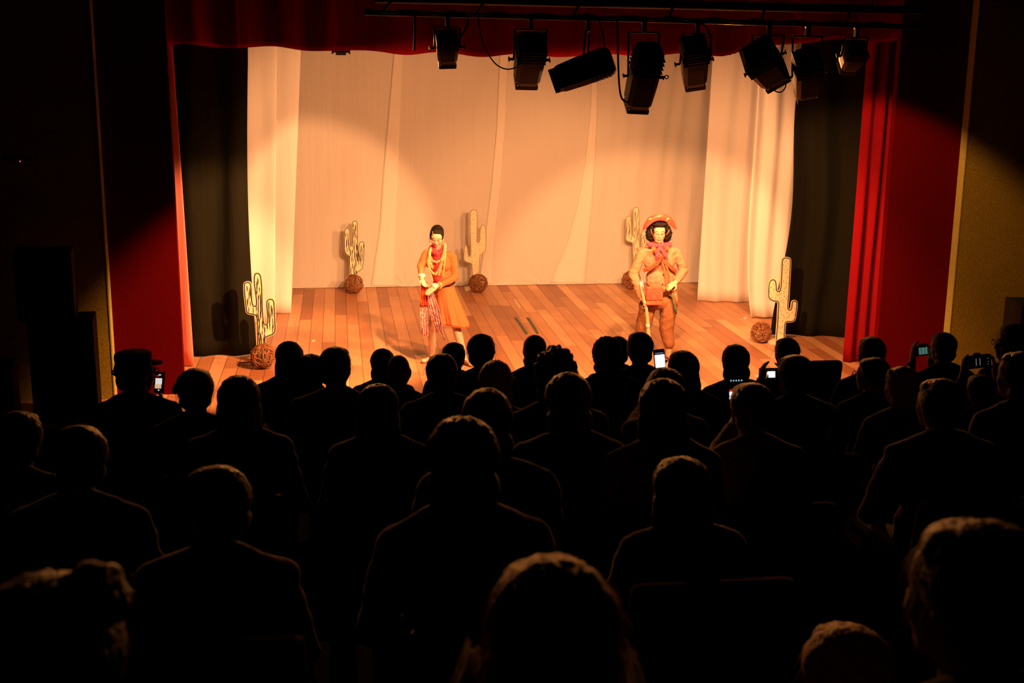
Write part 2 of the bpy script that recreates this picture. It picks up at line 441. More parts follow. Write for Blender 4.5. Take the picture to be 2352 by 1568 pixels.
# ------------------------------------------------------------ drapes
def drape(name, bot, top, z0, z1, m, amp=.02, wl=.18, nx=None, nz=24, thick=.004, seed=0, label=None, cat='curtain', group=None, hemwave=.0, ampf=None, edge=None, kind=None):
    """vertical cloth between a bottom and a top XY segment, pleated; edge(t_z)->shift of the free (last) side"""
    b0, b1 = Vector((*bot[0], 0)), Vector((*bot[1], 0)); t0, t1 = Vector((*top[0], 0)), Vector((*top[1], 0))
    Lx = max((b1-b0).length, (t1-t0).length); nx = nx or max(12, int(Lx/.02))
    rnd = random.Random(seed); ph = rnd.random()*9
    g = G(); vs = []
    nrm = Vector(((b1-b0).y, -(b1-b0).x, 0)).normalized()
    for j in range(nz+1):
        tz = j/nz
        for i in range(nx+1):
            tx = i/nx
            p = (b0.lerp(b1, tx)).lerp(t0.lerp(t1, tx), tz)
            if edge: p = p + (b1-b0).normalized()*edge(tz)*tx
            s = tx*Lx
            a = amp if ampf is None else amp*ampf(tx, tz)
            warp = mnoise.noise(Vector((s*1.3+seed, tz*1.2, seed*3.1)))*.6
            d = math.sin(2*PI*(s/wl)+ph+warp*5)*a*(.75+.5*mnoise.noise(Vector((s*2, seed, tz))))
            d += a*.5*mnoise.noise(Vector((s*6, tz*2.5, seed*7.7)))
            z = z0+(z1-z0)*tz
            if j == 0: z += hemwave*(mnoise.noise(Vector((s*2.2, 0, seed*5.0))))
            q = p+nrm*d; q.z = z; vs.append(q)
    fs = [(j*(nx+1)+i, j*(nx+1)+i+1, (j+1)*(nx+1)+i+1, (j+1)*(nx+1)+i) for j in range(nz) for i in range(nx)]
    # give it real thickness
    n0 = len(vs); vs += [v-nrm*thick for v in vs]
    fs += [(f[0]+n0, f[3]+n0, f[2]+n0, f[1]+n0) for f in fs]
    for j in range(nz):
        a = j*(nx+1); fs.append((a, a+nx+1, a+nx+1+n0, a+n0)); a += nx; fs.append((a, a+n0, a+nx+1+n0, a+nx+1))
    for i in range(nx):
        fs.append((i, i+n0, i+1+n0, i+1)); a = nz*(nx+1)+i; fs.append((a, a+1, a+1+n0, a+n0))
    org = (b0+b1)/2; g.org = Vector((org.x, org.y, z0)); g.add(vs, fs, 0, True)
    o = g.build(name, m)
    tag(o, label, cat, group, kind)
    return o

# white backdrop with puckers at the floor
def backdrop():
    x0, x1, yb, ztop = -1.6, 6.6, 19.06, 4.7
    nx, nz = 330, 110; g = G((2.4, yb, 0)); vs = []
    pk = [(1.02, 1.6), (2.28, 1.2), (3.22, 1.4), (4.2, .8)]
    for j in range(nz+1):
        z = .006+(ztop-.006)*(j/nz)**1.25
        for i in range(nx+1):
            x = x0+(x1-x0)*i/nx
            lean = (z/ztop)
            u = x-.10*z
            d = .020*mnoise.noise(Vector((u*1.7, z*.15, 2)))+.010*mnoise.noise(Vector((u*5, z*.3, 5)))
            rt = max(0.0, (x-2.8)/3.0)
            d += rt*.012*math.sin(u*22+2*mnoise.noise(Vector((u*2, z*.4, 1))))*min(1, z/1.0)
            for px_, k in pk:
                dx, dz = x-px_, z+.02
                rr = math.hypot(dx, dz)+.03
                if rr < .9:
                    an = math.atan2(dz, dx)
                    d += .012*k*math.sin(an*11+px_*7)*math.exp(-rr*3.2)*min(1, rr*6)*max(0, math.cos(an))**.5 if math.cos(an) > 0 else .012*k*math.sin(an*11)*math.exp(-rr*3.6)*min(1, rr*6)
            vs.append((x, yb+d, z))
    fs = [(j*(nx+1)+i, j*(nx+1)+i+1, (j+1)*(nx+1)+i+1, (j+1)*(nx+1)+i) for j in range(nz) for i in range(nx)]
    n0 = len(vs); vs += [(a, b+.004, c) for a, b, c in vs]; fs += [(f[0]+n0, f[3]+n0, f[2]+n0, f[1]+n0) for f in fs]
    g.add(vs, fs, 0, True)
    o = g.build('backdrop', M['backdrop'])
    tag(o, 'wide white cloth backdrop hanging across the back of the stage', 'backdrop')
    # doubled strips where the cloth panels overlap
    for pts in ([(905, 925, 118), (893, 920, 250), (880, 915, 400), (872, 909, 520), (852, 905, 655)],
                [(1148, 1166, 122), (1140, 1160, 300), (1128, 1150, 430), (1112, 1135, 560), (1100, 1128, 650)],
                [(1360, 1374, 118), (1356, 1372, 250), (1344, 1367, 370), (1326, 1360, 470), (1301, 1352, 560), (1264, 1345, 648)]):
        gg = G((2.4, yb, 0)); vv = []
        P = []
        for k in range(len(pts)-1):
            for q in range(10):
                t = q/10; P.append([pts[k][c]*(1-t)+pts[k+1][c]*t for c in range(3)])
        P.append(list(pts[-1]))
        P.insert(0, [pts[0][0]+8, pts[0][1]+8, 10])
        for a, b, y in P:
            for q in range(7):
                v = at(a+(b-a)*q/6, y, yb-.001)
                u = v.x-.10*v.z
                d = .020*mnoise.noise(Vector((u*1.7, v.z*.15, 2)))+.010*mnoise.noise(Vector((u*5, v.z*.3, 5)))
                rt = max(0.0, (v.x-2.8)/3.0)
                d += rt*.012*math.sin(u*22+2*mnoise.noise(Vector((u*2, v.z*.4, 1))))*min(1, v.z/1.0)
                vv.append((v.x, yb-.012+d, max(.006, v.z)))
        n = len(P); ff = [(j*7+i, (j+1)*7+i, (j+1)*7+i+1, j*7+i+1) for j in range(n-1) for i in range(6)]
        m0 = len(vv); vv += [(a, b+.006, c) for a, b, c in vv]; ff += [tuple(reversed([k+m0 for k in f])) for f in ff]
        for j in range(n-1): ff += [(j*7, j*7+m0, (j+1)*7+m0, (j+1)*7), (j*7+6, (j+1)*7+6, (j+1)*7+6+m0, j*7+6+m0)]
        gg.add(vv, ff, 0, True)
        gg.build('panel_overlap', M['hem'], o)
    return o
backdrop()
drape('stage_leg_drape', [(-2.2, 16.5), (-.90, 16.5)], [(-2.2, 16.5), (-.71, 16.5)], .01, 4.6, M['white'], .012, .5, seed=3,
      label='white side drape at stage left edge, the nearer of the two beside the black curtain')
drape('stage_leg_drape', [(-1.9, 17.2), (-.70, 17.13)], [(-1.9, 17.2), (-.40, 17.13)], .01, 4.6, M['white'], .018, .42, seed=5,
      label='white side drape behind the nearer left drape, its inner edge against the backdrop')
drape('stage_leg_drape', [(6.8, 17.15), (5.27, 17.5)], [(6.8, 17.2), (5.36, 17.5)], .01, 4.6, M['white'], .034, .30, seed=8,
      label='white side drape right of the hatted actor, with a round shadow near its hem')
drape('stage_leg_drape', [(7.0, 16.0), (5.56, 16.2)], [(7.0, 16.0), (5.56, 16.2)], .03, 4.6, M['white'], .040, .24, seed=11,
      label='white pleated side drape behind the tall cactus at the right',
      edge=lambda t: -.10*math.exp(-t*9)+.02*math.sin(t*7))
drape('black_leg_curtain', [(-2.9, 14.62), (-1.02, 14.66)], [(-2.9, 14.62), (-.985, 14.66)], .012, 4.6, M['black_cloth'], .05, .42, seed=14,
      label='black masking curtain at the left between the salmon curtain edge and the white drapes',
      edge=lambda t: -.05*math.sin(min(1, t*1.3)*PI))
drape('black_leg_curtain', [(7.6, 14.6), (5.58, 15.18)], [(7.6, 14.6), (5.82, 15.18)], .012, 4.6, M['black_cloth'], .05, .5, seed=16,
      label='black masking curtain at the right behind the red pleated curtain',
      edge=lambda t: .10*math.sin(min(1, t*1.5)*PI)**2*-1)
drape('house_curtain', [(-2.6, 14.25), (-1.70, 14.18)], [(-2.6, 14.25), (-1.775, 14.18)], .012, 4.6, M['salmon'], .018, .30, seed=20,
      label='narrow salmon pink edge of the opened curtain at the left of the stage')
drape('house_curtain', [(7.0, 13.62), (5.945, 13.62)], [(7.0, 13.62), (5.985, 13.62)], .012, 4.6, M['red_cloth'], .045, .155, seed=23,
      label='red pleated curtain gathered at the right of the stage opening')
# valance
def valance():
    yb = 13.42; g = G((2.1, yb, 3.5)); x0, x1 = -2.7, 7.1; nx, nz = 700, 22; vs = []
    for j in range(nz+1):
        t = j/nz
        for i in range(nx+1):
            x = x0+(x1-x0)*i/nx
            base = 3.60-.06*math.sin(max(0, min(1, (x+1)/3.0))*PI*.5)+.03*max(0, x-2.2)/2
            base += .16*max(0, min(1, (x-4.2)/.9))*.9
            base += .018*math.sin(x*7.1)+.012*mnoise.noise(Vector((x*3, 0, 9)))
            fr = 9 if x > 0 else 14
            d = (.030 if x > -1 else .05)*math.sin(x*fr+3*mnoise.noise(Vector((x*.9, 0, 4))))*(1-.3*t)
            d += .012*mnoise.noise(Vector((x*11, t*2, 3)))
            vs.append((x, yb+d, base+(4.75-base)*t))
    fs = [(j*(nx+1)+i, j*(nx+1)+i+1, (j+1)*(nx+1)+i+1, (j+1)*(nx+1)+i) for j in range(nz) for i in range(nx)]
    n0 = len(vs); vs += [(a, b+.006, c) for a, b, c in vs]; fs += [(f[0]+n0, f[3]+n0, f[2]+n0, f[1]+n0) for f in fs]
    for i in range(nx): fs.append((i, i+n0, i+1+n0, i+1))
    g.add(vs, fs, 0, True)
    tag(g.build('valance', M['red_valance']), 'dark red gathered valance across the top of the stage opening', 'valance')
valance()
# ------------------------------------------------------------ lighting bar and its lanterns
def lighting_bar():
    a = at(838, 29, 11.0); b = at(2110, 62, 11.0)
    a2 = at(862, -4, 11.05); b2 = at(2120, 24, 11.05)
    root = empty('lighting_bar', a, 'black horizontal lighting truss hanging above the stage front', 'lighting bar')
    def P(v): return v-a
    g = G(); g.tube([P(a), P(b)], .024, 12); g.build('lower_pipe', M['steel_black'], root)
    g = G(); g.tube([P(a2), P(b2)], .040, 12); g.build('upper_pipe', M['steel_black'], root)
    for t in (.03, .19, .36, .53, .70, .86, .97):
        g = G(); g.tube([P(a.lerp(b, t)), P(a2.lerp(b2, t))], .012, 8); g.build('strut', M['steel_black'], root)
    for t in (.1, .5, .9):
        g = G(); p = a2.lerp(b2, t); g.tube([P(p), P(Vector((p.x, p.y, 5.6)))], .010, 8); g.build('hanger', M['steel_black'], root)
    g = G()
    pr = [Vector((a.lerp(b, t).x, a.y-.03, a.lerp(b, t).z+.03-.03*math.sin(t*41)**2)) for t in [k/60 for k in range(61)]]
    g.tube([P(p) for p in pr], .010, 6); g.build('cable', M['cable'], root)
    return a, b
BA, BB = lighting_bar()
def bar_at_x(x):
    t = (x-BA.x)/(BB.x-BA.x); return BA.lerp(BB, t)
FLAB = ['small black stage lantern nearest the left end of the bar, lens hidden',
        'black stage lantern tilted away, with a cable looping into its left side',
        'black stage lantern lying almost horizontal and pointing left',
        'longest black stage lantern, hanging lowest and tilted, with a ring handle',
        'upright rectangular black stage lantern with a straight square back',
        'black stage lantern tilted down to the right with a cable loop beneath',
        'black stage lantern right of the tilted looped one, ribbed lower front',
        'small black stage lantern at the right end of the bar with glinting edge']
def lantern(i, spec, w):
    b = at(*spec[0]); e = at(*spec[1]); d = (e-b); L = d.length; d.normalize()
    x = d.cross(Vector((0, 0, 1)))
    if abs(d.x) < .75: x = Vector((1, 0, 0)); x = (x-d*x.dot(d))
    x.normalize(); y = d.cross(x)
    Rm = Matrix((x, y, d)).transposed()        # local z = beam direction
    c = (b+e)/2
    br = bar_at_x(c.x)
    top = Vector((br.x, br.y, br.z-.024))
    root = empty('stage_lantern', br, FLAB[i], 'stage light', 'lanterns on the bar above the stage')
    def T(v): return Rm @ Vector(v) + c - br
    # body: long box with chamfered corners, narrowing at the front
    hw = w/2
    g = G(); vs = []
    secs = [(-L/2-.01, hw*.72), (-L/2+.02, hw*.95), (-L*.18, hw), (L*.05, hw), (L/2-.05, hw*.93), (L/2, hw*.80)]
    oc = [(1, .7), (.7, 1), (-.7, 1), (-1, .7), (-1, -.7), (-.7, -1), (.7, -1), (1, -.7)]
    for z, r in secs: vs += [T((a*r, q*r, z)) for a, q in oc]
    fs = [(s*8+k, s*8+(k+1) % 8, (s+1)*8+(k+1) % 8, (s+1)*8+k) for s in range(len(secs)-1) for k in range(8)]
    fs += [list(range(8))[::-1], [(len(secs)-1)*8+k for k in range(8)]]
    g.add(vs, fs); 
    for k in range(5):   # cooling fins
        z = -L*.40+k*L*.07
        g.box(T((0, 0, z)), (w*1.03, w*1.03, .006), Rm)
    g.build('housing', M['steel_black'], root)
    g = G()   # gel frame
    r = hw*.78
    for sx, sy, a, q in ((0, 1, 2*r, .012), (0, -1, 2*r, .012), (1, 0, .012, 2*r), (-1, 0, .012, 2*r)):
        g.box(T((sx*r, sy*r, L/2+.018)), (a, q, .036), Rm)
    g.build('colour_frame', M['steel_black'], root)
    g = G(); g.lathe([(hw*.55, L/2-.012), (hw*.55, L/2+.002), (hw*.4, L/2+.012), (.001, L/2+.016)], rot=Rm, c=c-br)
    g.build('lens', M['glass'], root)
    # yoke
    hx = hw+.018; pz = 0
    up = Vector((0, 0, 1)); pv1 = T((hx, 0, pz)); pv2 = T((-hx, 0, pz))
    ytop = top-br; ytop = ytop+Vector((0, 0, -.085))
    dx = (pv1-pv2); 
    q1 = Vector((ytop.x+dx.x/2, ytop.y+dx.y/2, ytop.z)); q2 = Vector((ytop.x-dx.x/2, ytop.y-dx.y/2, ytop.z))
    g = G(); g.tube([pv1, q1], .009, 6); g.tube([q1, q2], .008, 6); g.tube([q2, pv2], .009, 6)
    g.build('yoke', M['steel_black'], root)
    g = G(); g.box(ytop+Vector((0, 0, .045)), (.035, .05, .09), bev=.005); g.tube([ytop+Vector((-.02, 0, .105)), ytop+Vector((.02, 0, .105))], .034, 10)
    g.build('clamp', M['steel_black'], root)
    for s in (1, -1):
        g = G(); p = T((s*hx, 0, pz)); n = (Rm @ Vector((s, 0, 0)))
        g.tube([p, p+n*.035], .012, 8); g.box(p+n*.042, (.012, .05, .016), Rm, bev=.003); g.build('tilt_knob', M['steel_black'], root)
    return root, c
for i, f in enumerate(FIX): 
    root, c = lantern(i, f[:2], f[2])
def free_cable(pts, r, label):
    P = [at(*p) for p in pts]
    # smooth through the points
    Q = []
    for k in range(len(P)-1):
        p0 = P[max(0, k-1)]; p1 = P[k]; p2 = P[k+1]; p3 = P[min(len(P)-1, k+2)]
        for q in range(8):
            t = q/8
            Q.append(.5*((2*p1)+(-p0+p2)*t+(2*p0-5*p1+4*p2-p3)*t*t+(-p0+3*p1-3*p2+p3)*t**3))
    Q.append(P[-1])
    g = G(P[0]); g.tube(Q, r, 7)
    tag(g.build('power_cable', M['cable']), label, 'cable', 'cables hanging from the lighting bar')
free_cable([(1098, 38, 10.97), (1104, 80, 10.95), (1118, 118, 10.95), (1140, 148, 10.97), (1165, 159, 11.0), (1188, 154, 11.02)], .006, 'thin black cable looping from the bar to the second lantern')
free_cable([(1076, 42, 10.97), (1072, 62, 10.98), (1060, 82, 11.0), (1048, 98, 11.0)], .009, 'short thick cable hanging beside the small leftmost lantern')
free_cable([(1375, 46, 10.97), (1385, 80, 10.97), (1388, 110, 11.0)], .007, 'thin cable dropping onto the horizontal lantern')
free_cable([(1418, 48, 10.95), (1419, 110, 10.95), (1422, 190, 10.95), (1428, 225, 10.97), (1442, 236, 11.0)], .009, 'black cable running down beside the longest lantern')
free_cable([(1608, 52, 10.97), (1622, 62, 10.97), (1632, 90, 10.97), (1634, 120, 10.97), (1628, 146, 11.0)], .008, 'black cable curling beside the upright rectangular lantern')
free_cable([(1764, 192, 11.05), (1776, 206, 11.05), (1792, 212, 11.05), (1804, 200, 11.05), (1804, 180, 11.05), (1798, 166, 11.05)], .006, 'thin cable loop under the tilted lantern')
free_cable([(953, 36, 10.97), (953, 80, 10.97), (951, 116, 10.97)], .011, 'black cable end hanging straight down over the valance')
# ring handle on the long lantern
P0 = at(1516, 176, 11.0); g = G(P0); g.tube([P0, at(1528, 177, 11.0)], .010, 8)
cc = at(1531, 177, 11.0)
g.tube([cc+Vector((.018*math.cos(a), 0, .014*math.sin(a))) for a in [2*PI*k/14 for k in range(14)]], .005, 6, closed=True)
g.tube([P0, at(1505, 172, 11.0)], .008, 8)
tag(g.build('focus_handle', M['steel_black']), 'ring shaped focus handle sticking out of the longest lantern', 'handle')
# the two lamps hanging on stage behind the valance
for px, lab in ((783, 'small dark lamp peeking below the valance at the left'), (1666, 'small dark lamp peeking below the valance at the right')):
    c = at(px, 117, 14.5); 
    root = empty('border_lamp', c, lab, 'stage light', 'lamps behind the valance')
    g = G(); g.box((0, 0, .06), (.21, .16, .16), bev=.02); g.build('housing', M['steel_black'], root)
    g = G(); g.box((0, 0, -.03), (.115, .12, .035), bev=.004); g.box((-.095, 0, -.008), (.02, .13, .05)); g.box((.095, 0, -.008), (.02, .13, .05)); g.build('shutter', M['steel_black'], root)
    g = G(); g.tube([(-.12, 0, .06), (-.12, 0, .3), (.12, 0, .3), (.12, 0, .06)], .008, 6); g.build('yoke', M['steel_black'], root)
    g = G(); g.tube([(0, 0, .3), (0, 0, 4.13-c.z)], .015, 8); g.build('clamp', M['steel_black'], root)
g = G((2.1, 14.5, 4.1)); g.tube([(-2.8, 14.5, 4.12), (7.6, 14.5, 4.12)], .024, 10)
for x in (-2, 2, 6.5): g.tube([(x, 14.5, 4.12), (x, 14.5, 5.45)], .008, 6)
tag(g.build('stage_pipe', M['steel_black']), 'steel pipe above the stage behind the valance, carrying the small lamps', 'pipe')

# ------------------------------------------------------------ cactus cut-outs
def inside(p, poly):
    x, y = p; c = False; n = len(poly)
    for i in range(n):
        x1, y1 = poly[i]; x2, y2 = poly[i-1]
        if (y1 > y) != (y2 > y) and x < (x2-x1)*(y-y1)/(y2-y1)+x1: c = not c
    return c
def smooth_poly(P, k=1):
    for _ in range(k):
        Q = []
        for i in range(len(P)):
            a = P[i]; b = P[(i+1) % len(P)]
            if math.hypot(a[0]-b[0], a[1]-b[1]) > .35: Q += [a, b]; continue
            Q.append((a[0]*.75+b[0]*.25, a[1]*.75+b[1]*.25)); Q.append((a[0]*.25+b[0]*.75, a[1]*.25+b[1]*.75))
        P = Q
    return P
def cactus(outline, scale, org, Y, zbase, style, inset, label, base=None, faded=False, seed=0, lean=0):
    pts = []
    for a, b in outline:
        v = at(org[0]+a/scale, org[1]+b/scale, Y); pts.append((v.x, v.z))
    mnz = min(p[1] for p in pts)
    pts = [(x, max(zbase, z)) for x, z in pts]
    ob = min(range(len(pts)), key=lambda i: pts[i][1])
    cx = sum(p[0] for p in pts if p[1] < zbase+.1)/max(1, len([1 for p in pts if p[1] < zbase+.1]))
    P = smooth_poly([(x-cx, z-zbase) for x, z in pts], 2)
    ar = sum(P[i-1][0]*P[i][1]-P[i][0]*P[i-1][1] for i in range(len(P)))
    if ar < 0: P = P[::-1]
    root = empty('cactus_cutout', (cx, Y, zbase), label, 'cactus', 'painted cactus cut-outs on the stage')
    bm = bmesh.new(); T = .022
    vf = [bm.verts.new((x, -T/2, z)) for x, z in P]; vb = [bm.verts.new((x, T/2, z)) for x, z in P]
    n = len(P); bm.faces.new(vf); bm.faces.new(vb[::-1])
    for i in range(n): bm.faces.new((vf[i], vb[i], vb[(i+1) % n], vf[(i+1) % n])).material_index = 1
    bmesh.ops.recalc_face_normals(bm, faces=bm.faces)
    big = [f for f in bm.faces if len(f.verts) > 4]; bmesh.ops.triangulate(bm, faces=big)
    me = bpy.data.meshes.new('board'); bm.to_mesh(me); bm.free()
    g = G()
    # painted outline, following the edge at a small inset
    def off(d):
        out = []
        for i in range(n):
            a = Vector(P[i-1]); b = Vector(P[i]); c = Vector(P[(i+1) % n]); t = (c-a)
            if t.length < 1e-6: out.append(tuple(b)); continue
            t.normalize(); nn = Vector((-t.y, t.x)); out.append((b.x+nn.x*d, b.y+nn.y*d))
        return out
    i0, i1 = off(inset), off(inset+(.013 if inset > .004 else .009))
    yy = -T/2-.0012
    for i in range(n):
        j = (i+1) % n
        if P[i][1] < .03 and P[j][1] < .03: continue
        g.add([(i0[i][0], yy, i0[i][1]), (i0[j][0], yy, i0[j][1]), (i1[j][0], yy, i1[j][1]), (i1[i][0], yy, i1[i][1])], [(0, 1, 2, 3)])
    rnd = random.Random(seed)
    xs = [p[0] for p in P]; zs = [p[1] for p in P]; cnt = 0; tries = 0
    want = 46 if style == 'streak' else 62
    placed = []
    while cnt < want and tries < 4000:
        tries += 1
        x = rnd.uniform(min(xs), max(xs)); z = rnd.uniform(.10, max(zs))
        if style == 'streak': L = rnd.uniform(.07, .20); an = PI/2+rnd.uniform(-.05, .05); wd = rnd.uniform(.008, .015)
        else: L = rnd.uniform(.028, .048); an = PI/2+rnd.choice((-.5, .5, -.35, .35, .75))+rnd.uniform(-.15, .15); wd = .005
        dx, dz = math.cos(an)*L/2, math.sin(an)*L/2
        Pm = .012+inset
        ok = all(inside(q, P) for q in ((x-dx, z-dz), (x+dx, z+dz), (x-Pm-.004, z), (x+Pm+.004, z), (x, z+L/2+Pm)))
        if not ok or any(abs(x-a)*1.6+abs(z-b)*.55 < (.042 if style == 'streak' else .034) for a, b in placed): continue
        placed.append((x, z)); cnt += 1
        px_, pz_ = -math.sin(an)*wd/2, math.cos(an)*wd/2
        bend = rnd.uniform(-.006, .006)
        g.add([(x-dx, yy, z-dz), (x-dx*.3+px_+bend, yy, z-dz*.3+pz_), (x+dx*.4+px_+bend, yy, z+dz*.4+pz_), (x+dx, yy, z+dz), (x+dx*.4-px_+bend, yy, z+dz*.4-pz_), (x-dx*.3-px_+bend, yy, z-dz*.3-pz_)], [(0, 1, 2, 3, 4, 5)], 0)
    ink = g.mesh('ink')
    for v, f0 in ((None, None),):
        pass
    bmx = bmesh.new(); bmx.from_mesh(me); off0 = len(bmx.verts)
    b2 = bmesh.new(); b2.from_mesh(ink)
    mp = {v.index: bmx.verts.new(v.co) for v in b2.verts}
    for f in b2.faces:
        nf = bmx.faces.new([mp[v.index] for v in f.verts]); nf.material_index = 2
        nf.normal_update()
        if nf.normal.y > 0: nf.normal_flip()
    bmx.to_mesh(me); bmx.free(); b2.free()
    link('board', me, root, mats=[M['plywood'], M['board_edge'], M['ink_soft' if faded else 'ink']])
    g = G(); bx = base or .16
    g.box((-.02 if base else 0, 0, .02), (bx, .12 if not base else .2, .04), bev=.004)
    g.build('wooden_foot', M['board_edge'], root)
    return root
c1 = [(255,200),(262,170),(285,152),(315,148),(345,160),(365,195),(375,240),(383,330),(386,450),(390,620),(398,740),(405,830),(418,866),(432,862),(440,835),(440,760),(428,640),(423,575),(435,530),(465,512),(500,508),(535,520),(553,560),(558,650),(562,760),(571,900),(567,975),(540,1013),(480,1040),(426,1056),(424,1105),(424,1250),(424,1440),(298,1440),(298,1250),(298,1110),(300,1000),(295,800),(283,758),(265,746),(200,738),(152,715),(142,660),(130,560),(118,450),(112,350),(117,300),(142,279),(190,272),(222,290),(235,340),(238,430),(245,530),(255,590),(268,611),(283,603),(282,520),(268,430),(255,330),(250,250)]
cactus(c1, 6.033, (540, 600), 14.25, .0, 'streak', .006, 'cream streaked cactus cut-out at the far left, in front of the black curtain', seed=1)
c2 = [(378,210),(382,160),(405,132),(435,125),(465,135),(480,165),(484,300),(486,480),(484,620),(480,740),(483,850),(497,815),(498,700),(500,580),(510,530),(530,508),(565,500),(595,510),(608,540),(606,650),(596,800),(583,960),(560,1010),(510,1040),(465,1060),(458,1090),(450,1150),(450,1390),(325,1390),(325,1150),(328,1000),(331,900),(335,770),(300,755),(258,720),(238,650),(237,500),(238,350),(245,290),(265,265),(300,255),(330,270),(345,310),(350,450),(357,560),(366,600),(378,520),(378,350)]
cactus(c2, 7.84, (760, 490), 18.75, .0, 'streak', .002, 'cream cactus cut-out with dark streaks standing at the back left against the backdrop', seed=2)
c3 = [(740,75),(752,48),(780,42),(805,55),(812,80),(812,200),(808,345),(818,358),(830,345),(832,230),(845,195),(865,187),(885,197),(893,225),(896,350),(892,445),(840,480),(836,500),(832,600),(828,670),(826,780),(760,780),(760,680),(758,600),(754,560),(735,552),(690,540),(680,520),(680,440),(684,400),(700,382),(715,392),(722,440),(726,485),(738,488),(746,478),(744,380),(738,250),(738,120)]
cactus(c3, 4.126, (900, 470), 18.72, .0, 'spine', .002, 'pale cactus cut-out with small spine marks at the back, right of the woman', base=.30, faded=True, seed=3)
c4 = [(238,170),(245,125),(270,108),(310,108),(338,125),(345,170),(348,350),(350,500),(352,640),(352,760),(362,770),(376,740),(375,600),(378,520),(395,490),(430,485),(460,500),(470,560),(468,700),(440,760),(395,830),(352,860),(350,1000),(348,1400),(243,1400),(243,1100),(240,940),(235,800),(235,700),(210,690),(160,675),(124,655),(117,600),(118,450),(122,300),(130,265),(165,248),(200,258),(215,290),(216,430),(222,560),(232,590),(240,420),(238,280)]
cactus(c4, 7.13, (1420, 460), 18.75, .0, 'streak', .002, 'faded streaked cactus cut-out at the back, half hidden behind the hatted man', faded=True, seed=4)
c5 = [(862,225),(872,185),(900,168),(940,166),(975,175),(990,200),(988,300),(982,400),(972,600),(965,720),(955,800),(958,830),(970,838),(984,828),(988,770),(998,730),(1030,718),(1063,728),(1073,760),(1068,840),(1058,900),(1050,965),(1030,995),(990,1010),(925,1005),(918,1040),(910,1180),(908,1290),(785,1290),(790,1180),(797,1100),(805,1000),(812,850),(820,755),(800,748),(740,738),(702,710),(686,670),(688,600),(695,500),(715,465),(745,445),(780,450),(803,480),(808,570),(816,598),(830,600),(845,580),(850,480),(858,350),(860,280)]
cactus(c5, 5.6, (1640, 560), 14.72, .0, 'spine', .006, 'tall cream cactus cut-out with spine marks at the right, in front of the black curtain', base=.30, seed=5)

# ------------------------------------------------------------ twig balls
def twig_ball():
    g = G(); rnd = random.Random(5); Rb = .125
    for k in range(48):
        ax = Vector((rnd.gauss(0, 1), rnd.gauss(0, 1), rnd.gauss(0, 1))).normalized()
        u = ax.orthogonal().normalized(); v = ax.cross(u)
        off = rnd.uniform(-.55, .55); s = rnd.random()*9; r0 = Rb*math.sqrt(1-off*off)*rnd.uniform(.92, 1.03)
        pts = []
        a0 = rnd.random()*6.28; span = rnd.uniform(3.5, 6.6)
        for q in range(26):
            a = a0+span*q/25
            p = u*math.cos(a)*r0+v*math.sin(a)*r0+ax*off*Rb
            p = p+Vector((mnoise.noise(Vector((a*1.3, s, 0))), mnoise.noise(Vector((a*1.3, s, 5))), mnoise.noise(Vector((a*1.3, s, 9)))))*.018
            if p.length > Rb*1.07: p = p.normalized()*Rb*1.07
            pts.append(p)
        if rnd.random() < .35: pts.append(pts[-1]+(pts[-1]-pts[-3])*1.2)
        g.tube(pts, rnd.uniform(.0022, .0046), 4)
    return g.mesh('twigs')
tb = twig_ball(); tb.materials.append(M['twig'])
for (px, py, Y, rz, lab) in ((605, 812, 14.02, 0, 'ball of dry brown twigs in front of the leftmost cactus'),
                             (813, 650, 18.58, 1, 'ball of dry twigs in front of the back left cactus'),
                             (1098, 650, 18.50, 2, 'ball of dry twigs at the foot of the pale cactus behind the woman'),
                             (1450, 640, 18.58, 3, 'ball of dry twigs behind the hatted man, mostly hidden'),
                             (1748, 763, 14.75, 4, 'ball of dry twigs on the floor left of the tall right cactus')):
    o = bpy.data.objects.new('twig_ball', tb); C.objects.link(o)
    p = at(px, py, Y); s = p.z/.130 if .1 < p.z < .2 else 1
    s = max(.95, min(1.12, s)); o.scale = (s, s, s)
    o.location = (p.x, p.y, .130*s); o.rotation_euler = (rz*.9, rz*1.3, rz*2.1)
    tag(o, lab, 'twig ball', 'twig balls on the stage')

# ------------------------------------------------------------ small things on the stage floor
def strip(pts, lab, name, m, cat):
    P = [fl(*p) for p in pts]; c = sum(P, Vector())/len(P)
    g = G(c); n = len(P)
    vs = [Vector((p.x, p.y, .0015)) for p in P]+[Vector((p.x, p.y, -.001)) for p in P]
    g.add(vs, [tuple(range(n))]+[(i, i+n, (i+1) % n+n, (i+1) % n) for i in range(n)])
    bm = bmesh.new(); me = g.mesh(); bm.from_mesh(me); bmesh.ops.recalc_face_normals(bm, faces=bm.faces); bm.to_mesh(me); bm.free()
    o = link(name, me, None, m); o.location = c; tag(o, lab, cat)
strip([(1180, 729), (1187, 729), (1196, 741), (1204, 752), (1212, 764), (1210, 769), (1205, 766), (1198, 755), (1190, 743), (1184, 735)], 'left worn dark tape strip stuck on the stage floor', 'tape_strip', M['tape'], 'tape')
strip([(1208, 729), (1215, 729), (1224, 742), (1232, 754), (1238, 766), (1232, 767), (1224, 754), (1216, 741)], 'right dark tape strip stuck on the stage floor', 'tape_strip', M['tape'], 'tape')
strip([(716, 781), (724, 780), (725, 784), (717, 785)], 'small white tape scrap on the floorboards behind the audience at left', 'tape_scrap', M['chalk'], 'tape')
strip([(1180, 687), (1183, 688), (1196, 706), (1194, 707)], 'thin pale scratch of tape on the boards above the dark strips', 'tape_scrap', M['chalk'], 'tape')
